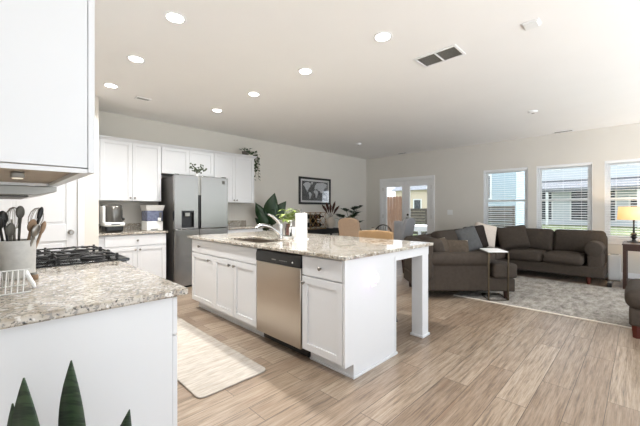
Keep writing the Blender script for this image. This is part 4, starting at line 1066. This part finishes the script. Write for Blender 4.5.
BL = ['dark wine bottle lying lowest left in the gold lattice rack', 'dark wine bottle lying lowest right in the gold lattice rack', 'dark wine bottle lying in the middle of the gold lattice rack', 'dark wine bottle lying upper left in the gold lattice rack', 'dark wine bottle lying upper right in the gold lattice rack']
for lab, (x, z) in zip(BL, ((5.40, 0.87), (5.64, 0.87), (5.515, 0.97), (5.40, 1.07), (5.64, 1.07))):
    b_ = thing('wine_bottle', lab, 'bottle', (x, 5.62, z), group='bottles in the wine rack')
    MB().lathe((x, 5.78, z), [(0.056, 0), (0.058, -0.01), (0.058, -0.17), (0.015, -0.215), (0.014, -0.275)], 18, 'y').build('glass_body', 'gloss_black', b_); MB().lathe((x, 5.505, z), [(0.0148, 0), (0.0148, -0.03)], 14, 'y').build('cap', 'redwood', b_)
t = thing('round_vase', 'round cream vase with dried brown stems on the console', 'vase', (6.05, 5.62, 0.77))
MB().lathe((6.05, 5.62, 0.77), [(0.06, 0), (0.10, 0.04), (0.135, 0.12), (0.125, 0.19), (0.08, 0.245), (0.055, 0.265), (0.06, 0.285), (0.05, 0.285), (0.045, 0.26), (0.07, 0.235)], 28).build('vessel', 'ceramic', t)
st = MB(); pl = MB(); rnd = random.Random(3)
for k in range(5):
    a = -0.62 + k * 0.31; e = Vector((6.05, 5.62, 1.03)) + cR * (0.36 * math.sin(a)) + cF * rnd.uniform(-0.08, 0.08) + Vector((0, 0, 0.40 * math.cos(a) * rnd.uniform(0.85, 1.1)))
    b = Vector((6.05, 5.62, 1.0)); m = b * 0.4 + e * 0.6 + Vector((0, 0, 0.03)); st.tube([b - Vector((0, 0, 0.15)), b, m, e], 0.005, 6)
    pl.tube([b * 0.6 + e * 0.4, m, m * 0.4 + e * 0.6, e + (e - m) * 0.15], [0.008, 0.032, 0.030, 0.004], 8)
st.build('stem', 'dried', t); pl.build('plume', 'dried', t)
t = thing('green_houseplant', 'leafy green houseplant behind the beige dining chair', 'plant', (6.26, 5.12, 0))
MB().lathe((6.26, 5.12, 0), [(0.15, 0), (0.20, 0.33), (0.21, 0.38), (0.19, 0.38), (0.185, 0.33)], 28).build('pot', 'terracotta', t)
MB().lathe((6.26, 5.12, 0.32), [(0.186, 0), (0.186, 0.012)], 24).build('soil', 'soil', t)
st = MB(); lf = MB(); rnd = random.Random(8)
for k in range(13):
    a = 2 * PI * k / 13; o_ = Vector((6.26, 5.12, 0.32)); sp_ = rnd.uniform(0.15, 0.5); hgt = rnd.uniform(0.55, 0.98)
    P_ = [o_ + Vector((math.cos(a) * sp_ * u ** 1.5, math.sin(a) * sp_ * u ** 1.5 * 0.8, hgt * math.sin(u * PI * 0.55))) for u in (0, 0.25, 0.5, 0.75, 1)]
    st.tube(P_, 0.006, 6)
    for i in range(1, 5):
        for s in (-1, 1):
            b = P_[i]; d = Vector((math.cos(a + s * 1.1), math.sin(a + s * 1.1), 0.35)).normalized(); lf.leaf(b, b + d * 0.19, 0.10, (0, 0, 1), 0.1, 0.15, 5, 0.7)
st.build('stem', 'leaf_mid', t); lf.build('foliage', 'leaf_dark', t, thick=0.001)

# framed map on left wall
t = thing('framed_map', 'black framed world map print on the wall above the console', 'framed print', (5.72, YW, 1.38))
gx0, gx1, gz0, gz1 = 5.165, 6.275, 1.372, 2.04
y1, y0 = YW - 0.001, YW - 0.032; b = 0.05
MB().box(gx0, gx1, y0, y1, gz0, gz0 + b).box(gx0, gx1, y0, y1, gz1 - b, gz1).box(gx0, gx0 + b, y0, y1, gz0 + b, gz1 - b).box(gx1 - b, gx1, y0, y1, gz0 + b, gz1 - b).build('frame', 'black', t, bevel=0.003)
B(gx0 + b, gx1 - b, y1 - 0.012, y1, gz0 + b, gz1 - b).build('mat_board', 'mat_white', t, smooth=0)
px0, px1, pz0, pz1 = gx0 + 0.10, gx1 - 0.10, gz0 + 0.095, gz1 - 0.095
B(px0, px1, y1 - 0.0135, y1 - 0.012, pz0, pz1).build('print', 'ocean', t, smooth=0)
cont = [[(0.03, 0.80), (0.10, 0.90), (0.22, 0.95), (0.33, 0.88), (0.30, 0.72), (0.25, 0.62), (0.20, 0.50), (0.24, 0.44), (0.20, 0.45), (0.14, 0.58), (0.09, 0.72)],
        [(0.26, 0.44), (0.32, 0.42), (0.36, 0.33), (0.32, 0.18), (0.29, 0.06), (0.27, 0.10), (0.27, 0.26), (0.24, 0.36)],
        [(0.33, 0.97), (0.42, 0.98), (0.39, 0.86), (0.35, 0.83)],
        [(0.46, 0.54), (0.54, 0.55), (0.60, 0.46), (0.58, 0.30), (0.54, 0.13), (0.51, 0.16), (0.50, 0.34), (0.45, 0.40), (0.43, 0.47)],
        [(0.46, 0.60), (0.48, 0.78), (0.55, 0.92), (0.66, 0.94), (0.80, 0.97), (0.96, 0.86), (0.92, 0.72), (0.86, 0.66), (0.82, 0.50), (0.76, 0.42), (0.70, 0.44), (0.66, 0.52), (0.60, 0.54), (0.57, 0.62), (0.50, 0.58)],
        [(0.80, 0.28), (0.88, 0.32), (0.94, 0.22), (0.90, 0.12), (0.81, 0.16)]]
lm = MB()
for c_ in cont:
    n = len(c_); vs = [(px0 + (px1 - px0) * u, y1 - 0.0136, pz0 + (pz1 - pz0) * v) for u, v in c_] + [(px0 + (px1 - px0) * u, y1 - 0.0145, pz0 + (pz1 - pz0) * v) for u, v in c_]
    lm.add(vs, [tuple(range(n)), tuple(range(2 * n - 1, n - 1, -1))] + [(i, (i + 1) % n, n + (i + 1) % n, n + i) for i in range(n)])
lm.build('land_shapes', 'land', t, smooth=0)
B(gx0 + b, gx1 - b, y1 - 0.020, y1 - 0.018, gz0 + b, gz1 - b).build('cover_glass', 'glass', t, smooth=0)
# light switch by glass door
t = thing('light_switch', 'white switch plate right of the double glass doors', 'light switch', (XB, 3.32, 1.17))
B(XB - 0.006, XB - 0.0005, 3.255, 3.385, 1.115, 1.235).build('cover_plate', 'white_plastic', t, bevel=0.002)
for yy in (3.295, 3.345): B(XB - 0.010, XB - 0.0062, yy - 0.015, yy + 0.015, 1.145, 1.205).build('rocker', 'white_plastic', t, bevel=0.002)

# ------------------------------------------------------------------ living room
rx0, rx1, ry0, ry1 = 4.68, 6.86, -2.2, 1.93
t = thing('area_rug', 'faded grey-beige rug under the sectional sofa', 'rug', ((rx0 + rx1) / 2, (ry0 + ry1) / 2, 0))
B(rx0 + 0.03, rx1, ry0, ry1, 0.001, 0.010).build('pile', 'rug', t, smooth=0)
B(rx0, rx0 + 0.0299, ry0, ry1, 0.001, 0.011).build('bound_edge', 'rug_edge', t, bevel=0.003)


def wp(D, R): return (CX * D + SY * R, SY * D - CX * R)


sect = thing('sectional_sofa', 'charcoal sectional sofa wrapping the corner below the windows', 'sectional sofa', (6.9, 2.0, 0))
A = [wp(4.50, 1.37), wp(4.475, 2.36), wp(4.42, 2.67), (5.64, 1.88), (6.93, 1.88), (6.93, 0.42), (7.76, 0.42), (7.76, 2.78), wp(5.32, 1.37)]
MB().prism(A, 0.115, 0.30).build('base', 'sofa', sect, bevel=0.02, seg=2)
feet = [wp(4.50, 2.58), wp(4.52, 1.47), wp(5.22, 1.46), (6.98, 0.62), (7.70, 0.50), (7.70, 2.70), (6.98, 1.82)]
for i, (x, y) in enumerate(feet):
    z_ = 0.0101 if (rx0 + 0.03 < x < rx1 and y < ry1) else 0.0
    MB().lathe((x, y, z_), [(0.022, 0), (0.035, 0.116 - z_)], 12).build('foot', 'redwood' if i in (3,) else 'darkwood', sect)
# local frame of the angled end: a = across (right), b = away
R_ang = Matrix(((SY, CX, 0), (-CX, SY, 0), (0, 0, 1)))  # columns: right dir, forward dir, up
def P3(D, R, z): x, y = wp(D, R); return (x, y, z)
# seat cushions
MB().soft(P3(4.97, 2.16, 0.39), (0.53, 0.38, 0.09), 0.045, (0.02, 0.0, 0.02), rot=R_ang).build('seat_cushion', 'sofa', sect)
MB().soft(P3(4.575, 2.545, 0.398), (0.16, 0.155, 0.098), 0.035, (0.005, 0.0, 0.008), rot=R_ang).build('seat_cushion', 'sofa', sect)
MB().soft((5.98, 2.26, 0.385), (0.42, 0.40, 0.085), 0.055, (0, 0, 0.02)).build('seat_cushion', 'sofa', sect)
MB().soft((6.98, 2.30, 0.385), (0.58, 0.45, 0.085), 0.055, (0, 0, 0.02)).build('seat_cushion', 'sofa', sect)
for y in (0.965, 1.545): MB().soft((7.22, y, 0.385), (0.36, 0.287, 0.085), 0.06, (0.02, 0, 0.025)).build('seat_cushion', 'sofa', sect)
# back rails
MB().soft(P3(4.87, 1.47, 0.53), (0.10, 0.45, 0.27), 0.08, rot=R_ang).build('back_rail', 'sofa', sect)
MB().soft((6.2, 2.68, 0.53), (1.50, 0.10, 0.28), 0.08).build('back_rail', 'sofa', sect)
MB().soft((7.66, 1.6, 0.53), (0.10, 1.18, 0.28), 0.08).build('back_rail', 'sofa', sect)
# back cushions
def back(c, half, lean, rz, nm='back_cushion'):
    MB().soft(c, half, 0.07, (0, 0.05, 0), rot=Matrix.Rotation(rz, 3, 'Z') @ Matrix.Rotation(lean, 3, 'X')).build(nm, 'sofa', sect)
back((7.47, 0.80, 0.655), (0.37, 0.10, 0.215), -0.22, -PI / 2)
back((7.47, 1.50, 0.655), (0.33, 0.10, 0.215), -0.22, -PI / 2)
back((7.32, 2.36, 0.655), (0.36, 0.10, 0.215), -0.22, -PI / 4)
back((6.55, 2.50, 0.655), (0.38, 0.10, 0.215), -0.22, 0)
back((5.75, 2.50, 0.655), (0.38, 0.10, 0.215), -0.22, 0)
back(P3(4.95, 1.70, 0.63), (0.34, 0.09, 0.19), -0.22, YAW - PI + PI / 2 + PI / 2 + PI / 2 - PI / 2 - 0.0)
# arms
def arm(Dc, R0, R1, rr, zc):
    pr = MB(); n = 14
    s0, s1 = [], []
    prof = [(-0.10, 0.115), (0.10, 0.115), (0.10, zc - 0.06)] + [(0.02 + (rr + 0.02) * math.cos(a), zc + rr * math.sin(a)) for a in [(-0.5 + k * (PI + 1.0) / n) for k in range(n + 1)]] + [(-0.10, zc - 0.05)]
    return prof
def extrude(prof, fn, L0, L1, nm, ex=0.0):
    m = len(prof); mb = MB()
    mb.add([fn(a, L0, z) for a, z in prof] + [fn(a, L1, z) for a, z in prof], [tuple(range(m)), tuple(range(2 * m - 1, m - 1, -1))] + [(i, (i + 1) % m, m + (i + 1) % m, m + i) for i in range(m)])
    return mb.build(nm, 'sofa', sect, bevel=0.015, seg=2, smooth=40)
def roll(c0, c1, r, nm='arm_roll'):
    c0, c1 = Vector(c0), Vector(c1); d = (c1 - c0).normalized()
    pts = [c0, c0 + d * 0.008, c0 + d * 0.03] + [c0.lerp(c1, k / 6) for k in range(1, 6)] + [c1 - d * 0.03, c1 - d * 0.008, c1]
    return MB().tube(pts, [r * 0.86, r * 0.95, r] + [r] * 5 + [r, r * 0.95, r * 0.86], 24).build(nm, 'sofa', sect, smooth=60)
# angled end arm
mb = MB().soft(P3(4.56, 1.855, 0.335), (0.485, 0.09, 0.22), 0.025, rot=R_ang); mb.build('arm', 'sofa', sect)
roll(P3(4.525, 1.36, 0.55), P3(4.525, 2.34, 0.55), 0.099)
# window end arm
MB().soft((7.34, 0.545, 0.36), (0.40, 0.095, 0.245), 0.03).build('arm', 'sofa', sect)
roll((6.925, 0.555, 0.585), (7.74, 0.555, 0.585), 0.125)


def pillow(label, c, half, rz, lean, mat, roll_=0.0, piping=False):
    t = thing('throw_pillow', label, 'throw pillow', (c[0], c[1], c[2] - half[2]), group='throw pillows on the sectional')
    R = Matrix.Rotation(rz, 3, 'Z') @ Matrix.Rotation(lean, 3, 'X') @ Matrix.Rotation(roll_, 3, 'Y')
    MB().soft(c, half, min(half) * 0.98, (0, half[1] * 0.9, 0), rot=R, pinch=0.05).build('cover', mat, t)
    if piping:
        cc = Vector(c); hx, hz = half[0] - 0.004, half[2] - 0.004
        pts = [cc + R @ Vector((hx * a * (1 - 0.05 * (1 - b * b)), 0, hz * b * (1 - 0.05 * (1 - a * a)))) for a, b in ((-1, -1), (-0.5, -1), (0, -1), (0.5, -1), (1, -1), (1, -0.5), (1, 0), (1, 0.5), (1, 1), (0.5, 1), (0, 1), (-0.5, 1), (-1, 1), (-1, 0.5), (-1, 0), (-1, -0.5))]
        MB().tube(pts, 0.006, 6, closed=True).build('piping', 'piping', t)
    return t


VIEW = YAW - PI / 2
pillow('pale cream throw pillow in the corner of the sectional', (6.93, 2.22, 0.725), (0.22, 0.055, 0.24), VIEW + 0.05, -0.22, 'pillow_white', 0.24)
pillow('large charcoal throw pillow right of the cream pillow', (7.23, 1.80, 0.69), (0.27, 0.07, 0.235), VIEW - 0.35, -0.28, 'sofa', -0.16)
pillow('dark brown throw pillow left of the cream pillow', (6.70, 2.32, 0.70), (0.23, 0.06, 0.23), VIEW + 0.15, -0.25, 'pillow_dark', -0.1)
pillow('slate grey throw pillow leaning left of the dark brown one', (6.18, 2.27, 0.69), (0.23, 0.06, 0.23), VIEW + 0.25, -0.3, 'pillow_slate', -0.22)
pillow('small brown piped throw pillow just behind the near rolled arm', (5.25, 2.12, 0.60), (0.22, 0.06, 0.16), VIEW + 0.1, -0.35, 'pillow_brown', 0.06, True)
pillow('brown piped throw pillow at the far left of the sectional', (4.98, 2.28, 0.61), (0.22, 0.06, 0.17), VIEW + 0.5, -0.35, 'pillow_brown', -0.08, True)

# C-shaped side table beside the arm
t = thing('side_table', 'slim bronze side table with a pale top beside the near sofa arm', 'side table', (4.83, 1.40, 0))
tz = 0.675; C0 = Vector((4.70, 1.46, 0)); E1 = Vector((0.192, -0.188, 0)); E2 = Vector((0.34, 0.23, 0))
def q4(z, a0=0.0, a1=1.0, b0=0.0, b1=1.0): return [tuple(C0 + E1 * a + E2 * b + Vector((0, 0, z))) for a, b in ((a0, b0), (a1, b0), (a1, b1), (a0, b1))]
MB().prism([p[:2] for p in q4(0)], tz - 0.012, tz).build('tabletop', 'paper', t, bevel=0.003)
MB().tube(q4(tz - 0.018), 0.006, 4, closed=True).build('top_frame', 'bronze', t)
bz = 0.022
MB().tube(q4(bz, 0, 1, 0, 0.8), 0.0095, 4, closed=True).build('base_frame', 'bronze', t)
for a in (0, 1): p = C0 + E1 * a; MB().tube([tuple(p + Vector((0, 0, bz))), tuple(p + Vector((0, 0, tz - 0.018)))], 0.011, 4).build('upright', 'bronze', t)

# ottoman at right edge
t = thing('ottoman', 'charcoal ottoman with a puffy cushion at the right edge of the rug', 'ottoman', (4.72, -0.35, 0))
B(4.33, 5.10, -0.80, 0.085, 0.12, 0.29).build('base', 'sofa', t, bevel=0.02)
MB().soft((4.715, -0.357, 0.375), (0.415, 0.47, 0.095), 0.08, (0.01, 0.01, 0.03)).build('cushion', 'sofa', t)
for x in (4.38, 5.05):
    for y in (-0.74, 0.03):
        z_ = 0.0112 if x > rx0 else 0.0
        MB().lathe((x, y, z_), [(0.026, 0), (0.038, 0.121 - z_)], 4).build('foot', 'redwood', t)

# end table with lamp
t = thing('end_table', 'dark wood end table with open shelf under the lit lamp', 'end table', (7.28, -0.05, 0))
ex0, ex1, ey0, ey1 = 6.94, 7.64, -0.42, 0.205
B(ex0 - 0.01, ex1 + 0.01, ey0 - 0.01, ey1 + 0.01, 0.685, 0.705).build('tabletop', 'darkwood', t, bevel=0.004)
MB().box(ex0, ex1, ey1 - 0.02, ey1, 0.60, 0.6848).box(ex0, ex1, ey0, ey0 + 0.02, 0.60, 0.6848).box(ex0, ex0 + 0.02, ey0 + 0.02, ey1 - 0.02, 0.60, 0.6848).box(ex1 - 0.02, ex1, ey0 + 0.02, ey1 - 0.02, 0.60, 0.6848).build('apron', 'darkwood', t)
B(ex0 + 0.01, ex1 - 0.01, ey0 + 0.01, ey1 - 0.01, 0.045, 0.07).build('shelf', 'darkwood', t, bevel=0.003)
for x in (ex0, ex1 - 0.045):
    for y in (ey0, ey1 - 0.045): MB().box(x, x + 0.045, y, y + 0.045, 0.0, 0.5995).build('leg', 'darkwood', t, bevel=0.003)
lx, ly, lz = 7.40, 0.085, 0.705
t = thing('table_lamp', 'lit table lamp with yellow drum shade and black turned base', 'lamp', (lx, ly, lz))
MB().lathe((lx, ly, lz), [(0.085, 0), (0.085, 0.012), (0.03, 0.022), (0.02, 0.05), (0.028, 0.07), (0.05, 0.085), (0.028, 0.10), (0.03, 0.115), (0.045, 0.125), (0.03, 0.14), (0.014, 0.16), (0.010, 0.30), (0.012, 0.37)], 24).build('base', 'iron', t)
MB().lathe((lx, ly, lz), [(0.205, 0.37), (0.19, 0.585)], 40, caps=False).build('lamp_shade', 'shade', t, thick=0.002)
MB().lathe((lx, ly, lz), [(0.014, 0.37), (0.014, 0.40), (0.03, 0.43), (0.034, 0.47), (0.02, 0.50)], 16).build('bulb', emit('lamp_bulb', (255, 214, 150), 5), t)
ld = bpy.data.lights.new('lamp_glow', 'POINT'); ld.energy = 4; ld.color = (1.0, 0.72, 0.40); ld.shadow_soft_size = 0.04
lo = bpy.data.objects.new('lamp_glow', ld); COL.objects.link(lo); lo.parent = t; lo.location = (0, 0, 0.53)
t = thing('air_purifier', 'white upright air purifier on the floor between sofa and end table', 'air purifier', (7.72, 0.30, 0))
MB().soft((7.72, 0.335, 0.225), (0.09, 0.085, 0.225), 0.02).build('housing', 'white_plastic', t)
B(7.66, 7.78, 0.28, 0.39, 0.4502, 0.455).build('top_grille', 'silver_plastic', t)
t = thing('power_strip', 'small silver and black power strip on the floor behind the sofa foot', 'power strip', (7.0, 0.36, 0))
MB().soft((7.0, 0.36, 0.035), (0.09, 0.03, 0.033), 0.012).build('housing', 'black', t); MB().soft((7.0, 0.36, 0.075), (0.05, 0.022, 0.008), 0.006).build('top_plate', 'silver_plastic', t)
cr_ = MB().tube([(7.09, 0.36, 0.02), (7.25, 0.34, 0.012), (7.5, 0.42, 0.012), (7.62, 0.44, 0.012)], 0.005, 6).build('cord', 'black', t)

# ------------------------------------------------------------------ outdoors
g = MB(); g.add([(XB + 0.13, -40, -0.15), (60, -40, 0.45), (60, 60, 0.45), (XB + 0.13, 60, -0.15), (XB + 0.13, -40, -0.5), (60, -40, -0.5), (60, 60, -0.5), (XB + 0.13, 60, -0.5)],
                [(0, 1, 2, 3), (7, 6, 5, 4), (0, 4, 5, 1), (1, 5, 6, 2), (2, 6, 7, 3), (3, 7, 4, 0)])
struct(g.build('lawn', 'lawn', smooth=0))
struct(B(X0 - 1, XB + 0.1, -9.0, Y0 - 0.002, -0.16, -0.03).build('bounce_slab', 'bounce_slab', smooth=0))  # unseen pale slab, added to reflect light through the open side onto the ceiling
struct(B(XB + 0.14, 11.6, 3.2, 9.5, -0.4, -0.06).build('patio', 'patio', smooth=0))


def house(label, x0, x1, y0, y1, zb, h, mat, roof_h, wins, porch=None):
    t = thing('neighbor_house', label, 'house', ((x0 + x1) / 2, (y0 + y1) / 2, zb))
    B(x0, x1, y0, y1, zb, h).build('wall', mat, t, smooth=0)
    o = 0.4; ym_ = (x0 + x1) / 2
    MB().add([(x0 - o, y0 - o, h), (x0 - o, y1 + o, h), (x1 + o, y1 + o, h), (x1 + o, y0 - o, h), (ym_, y0 - o, h + roof_h), (ym_, y1 + o, h + roof_h)],
             [(0, 1, 2, 3), (0, 4, 5, 1), (3, 2, 5, 4), (0, 3, 4), (1, 5, 2)]).build('roof', 'asphalt_roof', t, smooth=0)
    for (a, b, z0, z1) in wins:
        f = MB().box(x0 - 0.06, x0 - 0.001, a - 0.1, a, z0 - 0.1, z1 + 0.1).box(x0 - 0.06, x0 - 0.001, b, b + 0.1, z0 - 0.1, z1 + 0.1).box(x0 - 0.06, x0 - 0.001, a, b, z0 - 0.1, z0).box(x0 - 0.06, x0 - 0.001, a, b, z1, z1 + 0.1).build('window', 'ext_white', t, smooth=0)
        B(x0 - 0.03, x0 - 0.002, a, b, z0, z1).build('pane', 'ext_window', f, smooth=0)
    if porch:
        y2, y3, z_, dp = porch
        MB().add([(x0 - dp, y2, z_), (x0 - dp, y3, z_), (x0 - 0.01, y3, z_ + 0.7), (x0 - 0.01, y2, z_ + 0.7), (x0 - dp, y2, z_ - 0.22), (x0 - dp, y3, z_ - 0.22), (x0 - 0.01, y3, z_ - 0.22), (x0 - 0.01, y2, z_ - 0.22)],
                 [(0, 3, 2, 1), (4, 5, 6, 7), (0, 1, 5, 4), (1, 2, 6, 5), (2, 3, 7, 6), (3, 0, 4, 7)]).build('porch_roof', 'asphalt_roof', t, smooth=0)
        k = 0
        while y2 + 0.2 + k * 2.4 < y3: yy = y2 + 0.2 + k * 2.4; B(x0 - dp + 0.1, x0 - dp + 0.25, yy - 0.08, yy + 0.08, zb, z_ - 0.221).build('porch_column', 'ext_white', t, smooth=0); k += 1
    return t


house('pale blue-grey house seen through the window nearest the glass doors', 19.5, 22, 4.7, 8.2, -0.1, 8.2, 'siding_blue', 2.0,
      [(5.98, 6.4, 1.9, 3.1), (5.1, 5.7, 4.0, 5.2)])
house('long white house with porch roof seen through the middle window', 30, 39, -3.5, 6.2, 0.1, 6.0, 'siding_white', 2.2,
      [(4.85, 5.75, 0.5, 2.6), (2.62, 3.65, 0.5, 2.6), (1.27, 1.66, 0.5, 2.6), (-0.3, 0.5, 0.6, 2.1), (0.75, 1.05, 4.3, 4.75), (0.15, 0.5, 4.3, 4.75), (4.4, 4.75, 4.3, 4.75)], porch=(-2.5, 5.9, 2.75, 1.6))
house('beige house seen far off through the glass doors', 30, 38, 13.2, 18.5, 0.1, 3.2, 'house_pale', 1.8, [(15.6, 16.3, 1.2, 2.2)])


def fence(label, x, y0, y1, zb, h, mat, horizontal=False):
    t = thing('wood_fence', label, 'fence', (x, (y0 + y1) / 2, zb))
    s = MB()
    if not horizontal:
        k = 0
        while y0 + k * 0.15 < y1 - 0.1:
            a = y0 + k * 0.15; s.add([(x, a, zb), (x + 0.02, a, zb), (x + 0.02, a + 0.135, zb), (x, a + 0.135, zb), (x, a, zb + h), (x + 0.02, a, zb + h), (x + 0.02, a + 0.135, zb + h), (x, a + 0.135, zb + h), (x, a + 0.067, zb + h + 0.06), (x + 0.02, a + 0.067, zb + h + 0.06)],
                                     [(0, 3, 2, 1), (0, 1, 5, 4), (2, 3, 7, 6), (1, 2, 6, 9, 5), (3, 0, 4, 8, 7), (4, 5, 9, 8), (6, 7, 8, 9)]); k += 1
    else:
        z = zb + 0.05
        while z < zb + h: s.box(x, x + 0.02, y0, y1, z, z + 0.13); z += 0.145
    s.build('boards', mat, t, smooth=0)
    k = 0
    while y0 + k * 1.9 <= y1: B(x + 0.021, x + 0.11, y0 + k * 1.9, y0 + k * 1.9 + 0.09, zb - 0.2, zb + h).build('post', mat, t, smooth=0); k += 1


fence('tall brown board fence seen through the left glass door', 12.4, 7.05, 10.2, -0.12, 1.9, 'fence')
fence('low weathered slat fence seen through the right glass door', 15.0, 5.6, 9.6, -0.05, 1.35, 'fence_grey', True)
fence('weathered slat fence seen through the window nearest the glass doors', 14.5, 3.56, 4.98, -0.1, 1.5, 'fence_grey', True)
t = thing('patio_table', 'white round patio table outside the right glass door', 'patio table', (10.4, 5.45, -0.06))
MB().lathe((10.4, 5.45, 0.66), [(0.50, -0.14), (0.57, 0.01), (0.57, 0.03)], 32).build('tabletop', 'ext_white', t); MB().lathe((10.4, 5.45, -0.06), [(0.3, 0), (0.3, 0.03), (0.05, 0.06), (0.05, 0.72)], 20).build('pedestal', 'ext_white', t)
for (x, y, rz, l) in ((11.0, 5.15, 2.6, 'white patio chair behind the patio table'),):
    t = thing('patio_chair', l, 'patio chair', (x, y, -0.06), rz)
    MB().soft((0, 0, 0.42), (0.24, 0.24, 0.03), 0.02).build('seat', 'ext_white', t, local=True); MB().soft((-0.24, 0, 0.68), (0.025, 0.24, 0.24), 0.02).build('backrest', 'ext_white', t, local=True)
    for sx in (-1, 1):
        for sy in (-1, 1): MB().tube([(sx * 0.2, sy * 0.2, 0), (sx * 0.2, sy * 0.2, 0.40)], 0.02, 8).build('leg', 'ext_white', t, local=True)
t = thing('garden_shrub', 'green shrub outside below the window nearest the glass doors', 'shrub', (11.0, 3.55, -0.12))
lf = MB(); rnd = random.Random(21)
for k in range(260):
    d = Vector((rnd.gauss(0, 1), rnd.gauss(0, 1), rnd.gauss(0, 1))).normalized(); p = Vector((11.0, 3.55, 0.35)) + Vector((d.x * 0.45, d.y * 0.45, d.z * 0.42)) * rnd.uniform(0.6, 1.0); lf.leaf(p, p + d * 0.14 + Vector((0, 0, 0.04)), 0.07, (0, 0, 1), 0.1, 0.1, 4, 0.7)
lf.build('foliage', 'leaf_mid', t); st = MB()
for k in range(6): a = k * PI / 3; st.tube([(11.0, 3.55, -0.13), (11.0 + 0.12 * math.cos(a), 3.55 + 0.12 * math.sin(a), 0.1), (11.0 + 0.25 * math.cos(a), 3.55 + 0.25 * math.sin(a), 0.45)], 0.012, 6)
st.build('stem', 'stem', t)
